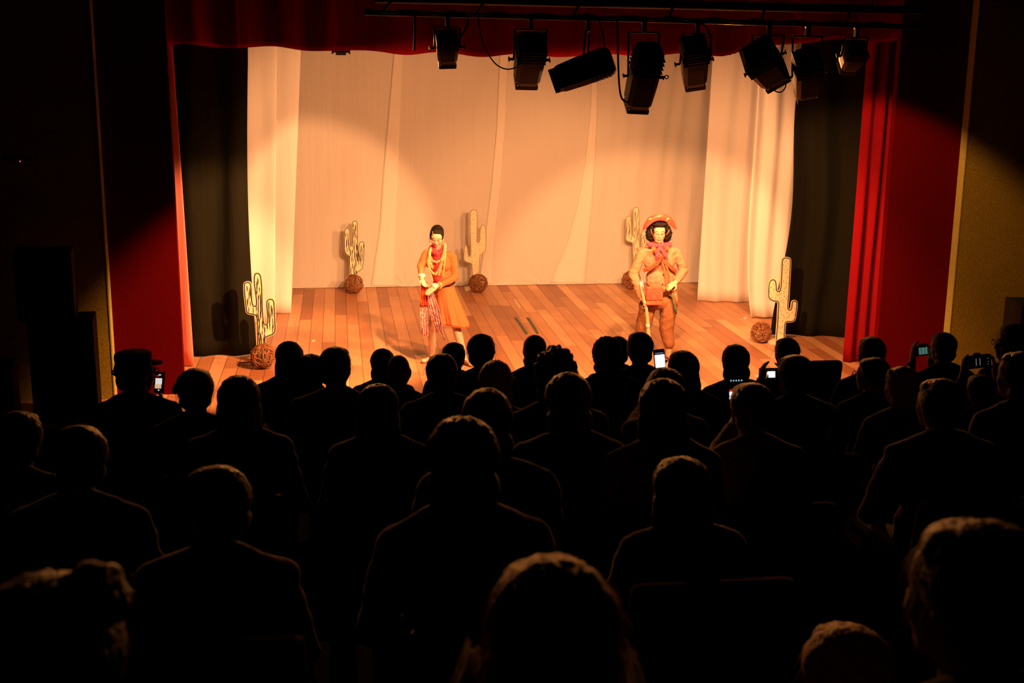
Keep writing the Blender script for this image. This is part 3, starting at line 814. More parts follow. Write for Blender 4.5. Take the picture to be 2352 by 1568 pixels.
strip([(1707, 727), (1716, 729), (1715, 732), (1708, 731)], 'white tape scrap under the hem of the right white drape', 'tape_scrap', M['chalk'], 'tape')
a = fl(543, 832); b = fl(583, 832)
g = G(a); g.tube([a+Vector((0, 0, .004)), b+Vector((0, 0, .004))], .003, 6)
tag(g.build('stage_cable', M['cable']), 'short dark wire on the floor left of the leftmost twig ball', 'wire')

# ------------------------------------------------------------ loudspeakers, wall devices, panel
def loudspeaker(c, d, rz, lab, group, badge=False, screws=False):
    root = empty('loudspeaker', c, lab, 'speaker', group, rz)
    g = G(); g.box((0, 0, d[2]/2), d, bev=.012); g.build('cabinet', M['speaker'], root)
    g = G(); g.box((0, -d[1]/2-.004, d[2]/2), (d[0]*.9, .012, d[2]*.92), bev=.004); g.build('grille', M['speaker_grille'], root)
    if badge:
        g = G()
        for k, wd in enumerate((.013, .012, .013, .014, .012, .013)):
            g.box((-.030+k*.0165, -d[1]/2-.0125, .092), (wd, .003, .013), bev=.001)
        g.box((.012, -d[1]/2-.0125, .074), (.09, .003, .004))
        g.build('badge', M['gold_print'], root)
    if screws:
        for x in (-1, 1):
            for z in (.06, .5, .94):
                g = G(); g.lathe([(.009, 0), (.009, .004), (.004, .006), (.001, .006)], rot=Matrix.Rotation(PI/2, 3, 'X'), c=(x*d[0]*.41, -d[1]/2-.010, d[2]*z), n=10)
                g.build('screw', M['brass'], root)
        g = G(); g.box((0, -d[1]/2-.006, d[2]-.004), (d[0], .008, .008), bev=.002); g.build('corner_edge', M['steel_edge'], root)
    return root
Y = 12.25
p = at(150, 728, Y); q = at(112, 725, Y)
loudspeaker((p.x-.03, Y, 0), (.60, .5, p.z), .12, 'large dark bass speaker on the stage corner at the far left, lower of the stack', 'left speaker stack')
loudspeaker((q.x+.0, Y, p.z), (.52, .42, at(112, 572, Y).z-p.z), .14, 'black speaker standing on top of the bass speaker at far left, with a gold badge', 'left speaker stack', badge=True)
p = at(2352, 690, 12.1)
loudspeaker((p.x+.23, 12.15, 0), (.60, .45, at(2340, 694, 12.1).z), -.12, 'black speaker with bright screws at the right edge, before the ochre wall', 'right speaker', screws=True)
p = at(28, 832, 12.2)
g = G((p.x-.3, 12.2, 0)); g.box((p.x-.3, 12.25, p.z/2), (.6, .3, p.z), bev=.01)
tag(g.build('cabinet', M['brown_panel']), 'low brown cabinet at the far left edge beside the bass speaker', 'cabinet')
def wall_device(px, py, flip, led, lab):
    c = at(px, py, 12.60)
    root = empty('wall_device', c, lab, 'wall device', 'devices on the house walls')
    g = G(); g.box((0, -.03, 0), (.27, .06, .055), bev=.006); g.build('case', M['speaker'], root)
    g = G()
    for k in range(11): g.box((-.115+k*.023, -.063, 0), (.009, .006, .044))
    g.build('vent', M['brown_panel'], root)
    g = G(); s = 1 if flip else -1
    g.tube([(s*.13, -.03, 0), (s*.17, -.03, .002)], .004, 6); g.lathe([(.004, 0), (.018, .028)], rot=Matrix.Rotation(s*PI/2, 3, 'Y'), c=(s*.17, -.03, 0), n=12)
    g.build('plug', M['brown_panel'], root)
    if led:
        g = G(); g.ell((.03, -.066, -.030), .0055, nu=8, nv=6); g.build('indicator', M['led'], root)
wall_device(42, 362, True, True, 'small ribbed wall device with a red light high on the far left wall')
wall_device(2366, 367, False, False, 'small ribbed wall device cut off at the right edge of the wall')
# ------------------------------------------------------------ people
def frame(fwd, upish=(0, 0, 1)):
    f = Vector(fwd).normalized(); u = Vector(upish); u = (u-f*u.dot(f)).normalized(); r = f.cross(u)
    return Matrix((r, f, u)).transposed()          # local x right, y forward, z up
def head_prims(g, c, Rh, s=1.0, ears=True):
    def P(x, y, z): return c+Rh @ (Vector((x, y, z))*s)
    def E(p, r): g.ell(P(*p), tuple(q*s for q in r), Rh)
    E((0, -.012, .028), (.074, .094, .090)); E((0, .026, -.028), (.061, .064, .080)); E((0, .056, -.083), (.030, .030, .024))
    E((0, .050, .030), (.060, .038, .050))
    for q in (1, -1):
        g.cap(P(q*.050, -.005, -.045), .020*s, P(q*.022, .052, -.084), .018*s)
        E((q*.034, .058, -.022), (.026, .026, .026)); E((q*.029, .074, .002), (.013, .012, .010))
        E((q*.009, .093, -.030), (.007, .008, .007))
        if ears:
            E((q*.075, -.004, -.008), (.009, .020, .032)); E((q*.080, -.012, .008), (.008, .012, .016))
    g.cap(P(0, .084, .008), .007*s, P(0, .099, -.026), .0105*s)
    g.cap(P(-.030, .080, .021), .010*s, P(.030, .080, .021), .010*s)
    g.cap(P(-.014, .088, -.053), .007*s, P(.014, .088, -.053), .007*s)
    g.cap(P(-.011, .086, -.062), .008*s, P(.011, .086, -.062), .008*s)
def paint_face(me, c, Rh, s, lips=1, brow=2, eyes_closed=True):
    Ri = Rh.inverted()
    for p in me.polygons:
        d = Vector(p.center)-c
        if d.length > .16*s: continue
        q = (Ri @ d)/s
        if q.y < .055: continue
        ax = abs(q.x)
        arch = .026+.006*math.sin(min(1, max(0, (ax-.012)/.034))*PI)
        if .012 < ax < .046 and arch-.0035 < q.z < arch+.003: p.material_index = brow
        elif .016 < ax < .043 and -.006 < q.z < -.001+.004*(1-((ax-.029)/.014)**2): p.material_index = brow
        elif ax < .022 and -.065 < q.z < -.047-.004*abs(q.x)/.022 and q.y > .076: p.material_index = lips
def hand_prims(g, wrist, d, pn, s=1.0, curl=.5, side=1):
    """palm, four unequal bent fingers and a thumb leaving the side of the palm. d: pointing direction, pn: palm normal"""
    wrist = Vector(wrist); d = Vector(d).normalized(); pn = Vector(pn); pn = (pn-d*pn.dot(d)).normalized(); x = d.cross(pn)*side
    pc = wrist+d*.045*s
    Rm = Matrix((x, d, pn)).transposed()
    g.ell(pc, (.038*s, .046*s, .014*s), Rm); g.cap(wrist-d*.02*s, .024*s, wrist+d*.02*s, .026*s)
    for k, (off, L) in enumerate(((-.029, .060), (-.010, .075), (.010, .080), (.028, .068))):
        p = wrist+d*.082*s+x*off*s; dd = d.copy(); r = .0088*s
        for seg, fr in enumerate((.42, .32, .26)):
            a = curl*(.5+.45*seg)
            dd2 = (d*math.cos(a)+pn*math.sin(a)).normalized()
            q = p+dd2*L*fr*s*1.1; g.cap(p, r, q, r*.9, 8); p = q; r *= .92
    p = wrist+d*.025*s+x*.030*s; q = p+(d*.6+x*.75+pn*.25).normalized()*.040*s; g.cap(p, .013*s, q, .010*s, 8)
    g.cap(q, .010*s, q+(d*.95+x*.1+pn*.4).normalized()*.032*s, .008*s, 8)
def wrinkle(amp, f=(9, 9, 22), seed=0):
    def fn(co, n):
        k = mnoise.noise(Vector((co.x*f[0]+seed, co.y*f[1], co.z*f[2])))+.5*mnoise.noise(Vector((co.x*f[0]*2.3, co.y*f[1]*2.3+seed, co.z*f[2]*1.4)))
        return co+n*amp*k
    return fn

def ridges(amp, f, seed):
    def fn(co, n):
        a = mnoise.noise(Vector((co.x*f[0]+seed+co.z*4, co.y*f[1], co.z*f[2]))); b = mnoise.noise(Vector((co.x*f[0]*2+seed, co.y*f[1]*2, co.z*f[2]*1.7-co.x*9)))
        return co+n*amp*((1-abs(a)*3)*.5*.5+b*.35-.1)
    return fn
# ---- the woman
def build_woman():
    Y0 = 14.12
    def A(px, py, dy=0.0): return at(px, py, Y0+dy)
    O = Vector((fl(1030, 826).x, Y0, 0))
    root = empty('person', O, 'woman performer in an orange dress with gold chains, looking down at her hands', 'person')
    hc = A(1003, 544, -.02); Rh = frame((-.16, -.88, -.46), (.06, -.1, 1)); hs = .98
    def HP(x, y, z): return hc+Rh @ (Vector((x, y, z))*hs)
    ll = dict(kn=A(993, 752, -.02), an=fl(993, 814, .09), he=fl(995, 820, .04), to=fl(975, 828, .03))
    rl = dict(kn=A(1048, 752, -.03), an=fl(1068, 824, .09), he=fl(1067, 828, .04), to=fl(1081, 836, .03))
    wl = A(969, 641, -.16); wr = A(1002, 658, -.25)
    g = G(O)
    head_prims(g, hc, Rh, hs)
    g.cap(A(1006, 582, .02), .050, hc+Vector((0, .02, -.04)), .046)
    g.ell(A(1008, 602, .02), (.13, .085, .13)); g.ell(A(1013, 640, .02), (.10, .08, .13)); g.ell(A(1021, 668, .02), (.12, .09, .09))
    g.cap(A(984, 585, .02), .04, A(968, 612, -.02), .034); g.cap(A(968, 612, -.02), .034, wl, .024)
    g.cap(A(1033, 588, .02), .04, A(1044, 636, .0), .034); g.cap(A(1044, 636, .0), .034, wr, .024)
    for q, hip in ((ll, A(1008, 680, .02)), (rl, A(1034, 682, .02))):
        g.cap(hip, .075, q['kn'], .052); g.cap(q['kn'], .050, q['kn'].lerp(q['an'], .35)+Vector((0, .02, 0)), .052); g.cap(q['kn'].lerp(q['an'], .3)+Vector((0, .015, 0)), .052, q['an'], .030)
        g.cap(q['an'], .030, q['he'], .030); g.cap(q['he'], .028, q['to'], .022)
    hand_prims(g, wl, A(976, 656, -.22)-wl, (.3, -.6, -.6), .88, .6, 1)
    hand_prims(g, wr, A(982, 672, -.28)-wr, (0, .7, -.6), .92, .35, -1)
    me = g.remesh(.0042, 2)
    for m in (M['skin_fair'], M['lips'], M['brow']): me.materials.append(m)
    paint_face(me, hc-O, Rh, hs)
    link('body', me, root)
    # hair
    g = G(O)
    def E(p, r): g.ell(HP(*p), tuple(q*hs for q in r), Rh)
    E((0, -.044, .038), (.082, .094, .086)); E((0, .000, .086), (.068, .062, .034)); E((.028, .044, .096), (.034, .018, .014))
    for q in (1, -1): E((q*.070, -.010, .026), (.014, .042, .056)); g.cap(HP(q*.058, .032, .076), .014, HP(q*.075, .008, .012), .011)
    E((0, -.10, -.02), (.045, .04, .045)); E((0, -.06, -.03), (.06, .06, .06))
    me = g.remesh(.005, 2, wrinkle(.0015, (90, 20, 20))); link('hair', me, root, M['hair_black'])
    g = G(O); g.box(HP(.046, .056, .094), (.006, .006, .040), Rh @ Matrix.Rotation(.25, 3, 'Y'), bev=.002); g.build('hair_clip', M['gold'], root)
    for q in (1, -1):
        g = G(O); g.ell(HP(q*.082, .002, -.038), .008); g.tube([HP(q*.082, .002, -.045), HP(q*.082, .004, -.075)], .003, 5); g.ell(HP(q*.082, .004, -.080), .006); g.build('earring', M['gold'], root)
    # jacket top
    g = G(O)
    g.cap(A(982, 583, .02), .058, A(1034, 587, .02), .060); g.ell(A(1008, 604, .015), (.150, .105, .135)); g.ell(A(1013, 632, .01), (.122, .098, .13)); g.ell(A(1018, 652, .01), (.125, .10, .05))
    g.ell(A(994, 610, -.055), (.055, .05, .055)); g.ell(A(1024, 612, -.055), (.055, .05, .055))
    g.cap(A(979, 586, .02), .055, A(967, 612, -.02), .048); g.cap(A(967, 612, -.02), .046, A(968.5, 633, -.125), .036)
    g.cap(A(1038, 590, .02), .058, A(1045, 636, .0), .050); g.cap(A(1045, 636, .0), .050, A(1012, 655, -.215), .036)
    me = g.remesh(.006, 1, ridges(.014, (7, 7, 14), 3)); link('jacket', me, root, M['orange'])
    # skirt
    def skirt(name, t0, t1, m, r_add=0.0):
        g = G(O); n = 96; K = 22; c0 = A(1018.5, 656, .01); c1 = A(1037, 741, .0); vs = []
        for lay in (0, 1):
            for j in range(K+1):
                t = t0+(t1-t0)*j/K; c = c0.lerp(c1, t); e = t**1.15
                rx = .122+(.195-.122)*e+r_add-(.004 if lay else 0); ry = .100+(.175-.100)*e+r_add-(.004 if lay else 0)
                for k in range(n):
                    a = 2*PI*k/n; pl = 1+.09*e*math.sin(a*11+1.5*math.sin(a*2))+.04*e*math.sin(a*23+1)
                    p = c+Vector((rx*pl*math.cos(a), ry*pl*math.sin(a), 0))
                    p.z += .012*math.sin(a*3+.6)*t-.02*t*math.cos(a)
                    vs.append(p)
        fs = []
        for lay in (0, 1):
            o = lay*(K+1)*n
            for j in range(K):
                for k in range(n):
                    f = (o+j*n+k, o+j*n+(k+1) % n, o+(j+1)*n+(k+1) % n, o+(j+1)*n+k); fs.append(f[::-1] if not lay else f)
        for k in range(n):
            o = (K+1)*n; fs.append((K*n+k, K*n+(k+1) % n, o+K*n+(k+1) % n, o+K*n+k))
        g.add(vs, fs, 0, True); return g.build(name, m, root)
    skirt('skirt', 0, 1, M['orange']); skirt('skirt_trim', .965, 1.045, M['orange_dark'], -.003)
    g = G(O); c0 = A(1018.5, 654, .01); pts = [c0+Vector((.130*math.cos(a), .108*math.sin(a), .028*math.cos(a))) for a in [2*PI*k/40 for k in range(40)]]
    g.tube(pts, .010, 8, closed=True); g.build('belt', M['hair_black'], root)
    g = G(O); g.box(A(1003, 663, -.115), (.035, .012, .026), bev=.003); g.build('belt_buckle', M['gold'], root)
    # blouse front and collar scarf
    g = G(O)
    g.ell(A(1005, 602, -.070), (.052, .062, .13)); g.ell(A(1003.5, 632, -.075), (.042, .052, .085))
    me = g.remesh(.006, 1, wrinkle(.004, (30, 10, 12), 8)); link('blouse', me, root, M['magenta'])
    g = G(O); c0 = A(1004, 572, .0)
    for k in range(20):
        a = 2*PI*k/20; a2 = 2*PI*(k+1)/20
        def q(a): return c0+Vector((.070*math.cos(a), .068*math.sin(a), .022*math.sin(a)))
        g.cap(q(a), .024+.008*abs(math.cos(a)), q(a2), .024+.008*abs(math.cos(a2)))
    g.cap(A(990, 576, -.06), .022, A(1004, 585, -.11), .020); g.cap(A(1018, 574, -.06), .024, A(1005, 585, -.11), .020)
    me = g.remesh(.006, 1, wrinkle(.005, (14, 14, 30), 4)); link('neck_scarf', me, root, M['magenta'])
    g = G(O); g.ell(A(1004.5, 582, -.143), (.013, .006, .013)); g.build('brooch', M['brass'], root)
    # necklaces: strings of links
    paths = [[(989, 570, -.08), (987, 588, -.125), (992, 598, -.145), (1003, 602, -.155), (1013, 597, -.145), (1019, 582, -.125), (1021, 566, -.08)],
             [(988, 572, -.08), (985, 596, -.13), (987, 618, -.14), (995, 628, -.15), (1002, 629, -.15), (1008, 618, -.15), (1014, 600, -.14), (1021, 580, -.12), (1023, 563, -.07)],
             [(987, 574, -.08), (983, 600, -.125), (986, 622, -.135), (991, 636, -.14), (994, 648, -.14)],
             [(1024, 562, -.07), (1023, 590, -.125), (1020, 612, -.14), (1018, 636, -.14)],
             [(1023, 560, -.07), (1018, 585, -.13), (1014, 606, -.15), (1010, 624, -.15), (1007, 636, -.145)],
             [(990, 572, -.08), (986, 584, -.12), (990, 606, -.14), (994, 618, -.145)],
             [(1020, 570, -.09), (1021, 588, -.13), (1015, 600, -.15), (1012, 592, -.15)]]
    for pi, P in enumerate(paths):
        g = G(O); W = [A(*p) for p in P]; L = sum((W[i+1]-W[i]).length for i in range(len(W)-1)); step = .0125 if pi != 3 else .010; n = int(L/step); k = 0
        for j in range(n):
            d = j*step; i = 0
            while i < len(W)-2 and d > (W[i+1]-W[i]).length: d -= (W[i+1]-W[i]).length; i += 1
            p = W[i].lerp(W[i+1], min(1, d/(W[i+1]-W[i]).length)); t = (W[i+1]-W[i]).normalized()
            Rm = frame(t, (0, -1, 0) if j % 2 else (1, -.4, 0))
            rr = .0105 if pi != 3 else .007
            g.tube([p+Rm @ Vector((rr*math.cos(a), rr*1.15*math.sin(a), 0)) for a in [2*PI*q/8 for q in range(8)]], .0034, 4, closed=True)
        g.build('necklace', M['gold'], root)
    # bangles
    for a, b, r, m in ((A(969, 631, -.12), A(968.5, 636, -.135), .040, 'cream'), (A(1001, 656.5, -.235), A(995, 659, -.262), .037, 'cream'), (A(1010.5, 655, -.215), A(1008, 655.5, -.225), .042, 'gold'), (A(968.8, 639, -.145), A(968.8, 640.5, -.15), .032, 'gold')):
        g = G(O); g.tube([a, b], r, 18); g.build('bangle', M[m], root)
    for q in (ll, rl):
        g = G(O); d = (q['to']-q['he']).normalized()
        g.cap(q['he']+Vector((0, 0, -.022)), .027, q['to']+d*.02+Vector((0, 0, -.014)), .027)
        me = g.remesh(.006, 1)
        for v in me.vertices: v.co.z = max(v.co.z, .001)
        link('shoe', me, root, M['shoe_dk'])
        g = G(O); g.ell(q['to']+d*.012+Vector((0, 0, .003)), (.032, .032, .024)); g.build('shoe_toe', M['shoe'], root)
        g = G(O); g.tube([q['an']+Vector((.031*math.cos(a), .031*math.sin(a), -.006)) for a in [2*PI*k/16 for k in range(16)]], .005, 6, closed=True); g.build('ankle_strap', M['shoe'], root)
    # cloths she holds (things of their own)
    def ribbon(name, P, m, lab, folds=3, amp=.014, seed=0):
        W = [(A(p[0], p[1], p[3]), p[2]/200.0) for p in P]; K = 10; g = G(W[0][0]); nx = 28; rows = []
        for i in range(len(W)-1):
            for q in range(K): t = q/K; rows.append((W[i][0].lerp(W[i+1][0], t), W[i][1]*(1-t)+W[i+1][1]*t))
        rows.append(W[-1]); vs = []
        for lay in (0, 1):
            for j, (c, hw) in enumerate(rows):
                tt = j/len(rows)
                for i in range(nx+1):
                    u = i/nx*2-1
                    dy = amp*(.6+.4*tt)*math.sin(u*PI*folds+seed+2*mnoise.noise(Vector((u, tt*3, seed))))+.012*mnoise.noise(Vector((u*2, tt*5, seed)))
                    e = .10*hw*mnoise.noise(Vector((tt*8, seed, 3)))
                    vs.append(c+Vector((u*hw+e, dy+(.004 if lay else 0), .010*math.sin(u*6)*tt)))
        n = nx+1; Rw = len(rows); fs = []
        for lay in (0, 1):
            o = lay*n*Rw
            for j in range(Rw-1):
                for i in range(nx):
                    f = (o+j*n+i, o+(j+1)*n+i, o+(j+1)*n+i+1, o+j*n+i+1); fs.append(f if not lay else f[::-1])
        o = n*Rw
        for j in range(Rw-1): fs += [(j*n, j*n+o, (j+1)*n+o, (j+1)*n), (j*n+nx, (j+1)*n+nx, (j+1)*n+nx+o, j*n+nx+o)]
        for i in range(nx): fs += [((Rw-1)*n+i, (Rw-1)*n+i+o, (Rw-1)*n+i+1+o, (Rw-1)*n+i+1)]
        g.add(vs, fs, 0, True); tag(g.build(name, m), lab, 'scarf', 'cloths held by the woman performer')
    ribbon('scarf', [(974, 648, 6, -.17), (975, 664, 9, -.20), (974, 684, 10, -.20), (974, 702, 7, -.19)], M['orange_dark'], 'dark orange cloth bunched in the hands of the woman performer', 3, .016, 2)
    ribbon('scarf', [(977, 668, 7, -.16), (974, 700, 9, -.165), (974, 735, 9, -.165), (977, 770, 8, -.165)], M['paisley'], 'shorter hanging end of patterned scarf at the woman performer\'s side', 3, .014, 4)
    ribbon('scarf', [(985, 664, 5, -.235), (992, 688, 10, -.225), (998, 712, 12, -.22), (1005, 742, 11, -.22), (1011, 762, 6, -.22), (1021, 781, 2, -.22)], M['paisley'], 'longer patterned scarf hanging in front of the woman performer\'s skirt', 4, .016, 7)
build_woman()

# ---- the man in the half-moon hat
def build_man():
    Y0 = 14.08
    def A(px, py, dy=0.0): return at(px, py, Y0+dy)
    O = Vector((fl(1512, 820).x, Y0, 0))
    root = empty('person', O, 'man performer in khaki jacket, starred leather hat and magenta neckerchief, holding a long gun', 'person')
    hc = A(1513.5, 533, -.03); Rh = frame((-.14, -.97, -.16), (0, 0, 1)); hs = 1.1
    def HP(x, y, z): return hc+Rh @ (Vector((x, y, z))*hs)
    wl = A(1473, 684, -.10); wr = A(1552, 648, -.16)
    fl_l = fl(1478, 818, .04); fr = fl(1537, 818, .04)
    g = G(O); head_prims(g, hc, Rh, hs, False)
    g.cap(A(1515, 572, .02), .058, hc+Vector((0, .02, -.05)), .052)
    g.ell(A(1515, 600, .02), (.165, .10, .15)); g.ell(A(1516, 645, .02), (.15, .09, .17)); g.ell(A(1514, 690, .02), (.15, .09, .10))
    g.cap(A(1476, 582, .02), .048, A(1453, 627, .03), .042); g.cap(A(1453, 627, .03), .042, wl, .028)
    g.cap(A(1555, 582, .02), .048, A(1571, 620, .06), .042); g.cap(A(1571, 620, .06), .042, wr, .028)
    for hip, kn, ft, sd in ((A(1490, 700, .02), A(1478, 758, -.02), fl_l, -1), (A(1534, 700, .02), A(1530, 757, -.03), fr, 1)):
        an = ft+Vector((0, .03, .07)); g.cap(hip, .085, kn, .060); g.cap(kn, .058, an, .036); g.cap(an, .036, ft+Vector((0, .04, 0)), .034); g.cap(ft+Vector((0, .04, -.005)), .032, ft+Vector((sd*.03, -.14, -.010)), .026)
    hand_prims(g, wl, A(1482, 699, -.16)-wl, (.55, -.3, .2), 1.0, 1.15, -1)
    hand_prims(g, wr, A(1541, 656, -.20)-wr, (-.2, .7, -.6), 1.0, 1.0, 1)
    me = g.remesh(.0043, 2)
    for m in (M['skin_tan'], M['lips'], M['brow']): me.materials.append(m)
    paint_face(me, hc-O, Rh, hs); link('body', me, root)
    # curly hair
    g = G(O)
    def E(p, r): g.ell(HP(*p), tuple(q*hs for q in r), Rh)
    E((0, -.04, .035), (.108, .100, .092)); E((0, .066, .106), (.078, .030, .022)); E((0, .03, .10), (.085, .06, .03))
    for q in (1, -1): E((q*.102, -.010, -.020), (.038, .058, .080)); E((q*.086, -.01, -.066), (.032, .048, .040)); E((q*.082, .020, .055), (.022, .040, .040))
    E((0, -.07, -.05), (.10, .06, .08))
    def curl(co, n): return co+n*(.012*mnoise.noise(co*45)+.006*mnoise.noise(co*95))
    me = g.remesh(.0055, 0, curl); link('hair', me, root, M['hair_black'])
    # hat: upturned half-moon brim + crown + stars
    top = [(1476, 527), (1479, 516), (1486, 505), (1496, 496), (1507, 491.5), (1517, 490), (1528, 491.5), (1538, 496.5), (1546, 505), (1551.5, 516), (1554.5, 526)]
    bot = [(1476, 528), (1486, 523), (1494, 515.5), (1502, 510), (1509, 507.5), (1516, 506.5), (1524, 507.5), (1532, 511), (1539, 517), (1546, 523), (1554.5, 527)]
    def dyb(px, f): u = (px-1515.5)/40; return -.165+.14*u*u-.02*f
    def bez(L, t):
        x = t*(len(L)-1); i = min(int(x), len(L)-2); f = x-i
        p0, p1, p2, p3 = L[max(0, i-1)], L[i], L[i+1], L[min(len(L)-1, i+2)]
        return tuple(.5*(2*p1[c]+(p2[c]-p0[c])*f+(2*p0[c]-5*p1[c]+4*p2[c]-p3[c])*f*f+(3*p1[c]-p0[c]-3*p2[c]+p3[c])*f**3) for c in (0, 1))
    g = G(O); n = 48; K = 8; vs = []
    for lay in (0, 1):
        for i in range(n+1):
            a = bez(top, i/n); b = bez(bot, i/n)
            for j in range(K+1):
                f = j/K; p = A(a[0]*(1-f)+b[0]*f, a[1]*(1-f)+b[1]*f, dyb(a[0]*(1-f)+b[0]*f, math.sin(f*PI))+(.010 if lay else 0)); vs.append(p)
    fs = []; o = (n+1)*(K+1)
    for i in range(n):
        for j in range(K):
            f = (i*(K+1)+j, i*(K+1)+j+1, (i+1)*(K+1)+j+1, (i+1)*(K+1)+j); fs.append(f); fs.append(tuple(q+o for q in f[::-1]))
        fs.append((i*(K+1), (i+1)*(K+1), (i+1)*(K+1)+o, i*(K+1)+o)); fs.append((i*(K+1)+K, i*(K+1)+K+o, (i+1)*(K+1)+K+o, (i+1)*(K+1)+K))
    g.add(vs, fs, 0, True); hb = g.build('hat_brim', M['leather_hat'], root)
    g = G(O); g.ell(HP(0, -.045, .120), (.100, .090, .045), Rh); g.ell(HP(0, -.11, .10), (.14, .03, .07), Rh); me = g.remesh(.008, 2); link('hat_crown', me, root, M['leather_hat'])
    for (px, py) in ((1494, 503.5), (1515.5, 496.5), (1534.5, 503.5)):
        c = A(px, py, dyb(px, 1)-.006); g = G(O); vs = []
        for k in range(12):
            a = PI/2+2*PI*k/12; r = .026 if k % 2 == 0 else .013; vs.append(c+Vector((r*math.cos(a), -.001, r*math.sin(a))))
        vs += [c+Vector((0, -.006, 0))]+[v+Vector((0, .006, 0)) for v in vs]
        g.add(vs, [(k, (k+1) % 12, 12) for k in range(12)]+[(k, k+13, (k+1) % 12+13, (k+1) % 12) for k in range(12)]); g.build('hat_star', M['brass'], hb)
    for q in (1, -1):
        g = G(O); g.tube([HP(q*.098, .085, .055), HP(q*.082, .075, .005), HP(q*.070, .06, -.02)], .005, 6); g.build('hat_strap', M['leather'], hb)
    # glasses
    g = G(O)
    for q in (1, -1): g.tube([HP(q*.031+.022*math.cos(a), .098-.012*abs(math.cos(a))*0, .004+.016*math.sin(a)) for a in [2*PI*k/20 for k in range(20)]], .0016, 5, closed=True); g.tube([HP(q*.053, .097, .006), HP(q*.078, .03, .006)], .0014, 5)
    g.tube([HP(-.009, .100, .008), HP(.009, .100, .008)], .0016, 5); g.build('glasses', M['brass'], root)
    # jacket
    g = G(O)
    g.cap(A(1482, 578, .02), .062, A(1549, 577, .02), .062); g.ell(A(1515, 600, .015), (.195, .125, .16)); g.ell(A(1517, 640, .01), (.185, .12, .17)); g.ell(A(1518, 664, .01), (.180, .122, .09))
    g.cap(A(1475, 582, .02), .064, A(1454, 627, .03), .060); g.cap(A(1454, 627, .03), .060, A(1471.5, 679, -.085), .044)
    g.cap(A(1556, 582, .02), .062, A(1570, 621, .06), .058); g.cap(A(1570, 621, .06), .056, A(1555, 645, -.135), .044)
    g.cap(A(1498, 570, .0), .03, A(1512, 576, -.08), .02); g.cap(A(1534, 570, .0), .03, A(1518, 576, -.08), .02)
    me = g.remesh(.0075, 1, ridges(.020, (5, 5, 13), 5)); jk = link('jacket', me, root, M['khaki'])
    for px, py in ((1524, 630), (1522, 652)):
        g = G(O); g.ell(A(px, py, -.128), (.008, .004, .008)); g.build('button', M['hair_black'], jk)
    # trousers
    g = G(O); g.ell(A(1514, 692, .01), (.175, .115, .11))
    for hip, kn, ft in ((A(1488, 702, .01), A(1476, 760, -.02), fl_l), (A(1535, 702, .01), A(1531, 757, -.03), fr)):
        g.cap(hip, .105, kn, .088); g.cap(kn, .086, ft+Vector((0, .03, .15)), .068)
    me = g.remesh(.008, 1, ridges(.018, (6, 6, 11), 9)); link('trousers', me, root, M['trouser'])
    for ft, sd in ((fl_l, -1), (fr, 1)):
        g = G(O); g.cap(ft+Vector((0, .045, -.020)), .034, ft+Vector((sd*.03, -.15, -.022)), .032); me = g.remesh(.007, 1)
        for v in me.vertices: v.co.z = max(.001, v.co.z)
        link('sandal', me, root, M['leather_dk'])
    # neckerchief
    g = G(O); c0 = A(1515, 563, .0)
    for k in range(20):
        a = 2*PI*k/20; a2 = 2*PI*(k+1)/20
        def q(a): return c0+Vector((.100*math.cos(a), .088*math.sin(a), .010+.020*math.sin(a)))
        g.cap(q(a), .030, q(a2), .030)
    g.cap(A(1490, 561, -.05), .030, A(1514, 564, -.12), .022); g.cap(A(1538, 561, -.05), .030, A(1517, 564, -.12), .022)
    g.ell(A(1515, 564, -.14), (.018, .014, .018))
    for tip, mid in ((A(1508, 597, -.155), A(1509.5, 586, -.16)), (A(1534.5, 598, -.15), A(1528, 586, -.158))):
        Rm = Matrix.Identity(3); g.cap(A(1515, 565, -.14), .013, mid, .026); g.cap(mid, .026, tip, .005)
    def squash(co, n):
        return co+n*.004*mnoise.noise(Vector((co.x*40, co.y*10, co.z*18)))
    me = g.remesh(.006, 1, squash); link('neckerchief', me, root, M['magenta'])
    g = G(O); g.ell(A(1515, 561, -.155), (.009, .006, .011)); g.build('scarf_ring', M['brass'], root)
    # bandoliers and straps over the jacket
    def dyf(px, py=600): u = min(.97, abs(px-1516)/42.0); return -.128*math.sqrt(1-u*u)-.020
    def belt(P, wd, m, name, shells=False, rng=(0, 1)):
        W = []
        for i in range(len(P)-1):
            for q in range(8): t = q/8; W.append((P[i][0]*(1-t)+P[i+1][0]*t, P[i][1]*(1-t)+P[i+1][1]*t))
        W.append(P[-1]); W3 = [A(x, y, dyf(x)) for x, y in W]; g = G(O); vs = []
        for i, p in enumerate(W3):
            t = (W3[min(i+1, len(W3)-1)]-W3[max(i-1, 0)]).normalized(); nrm = Vector(((W[i][0]-1516)/60, -1, 0)).normalized(); s = t.cross(nrm).normalized()
            for a, b in ((-1, 0), (-1, .006), (1, .006), (1, 0)): vs.append(p+s*a*wd/2+nrm*b)
        fs = [(i*4+k, i*4+(k+1) % 4, (i+1)*4+(k+1) % 4, (i+1)*4+k) for i in range(len(W3)-1) for k in range(4)]
        g.add(vs, fs+[(0, 1, 2, 3), tuple(len(vs)-4+k for k in (3, 2, 1, 0))]); b = g.build(name, m, root)
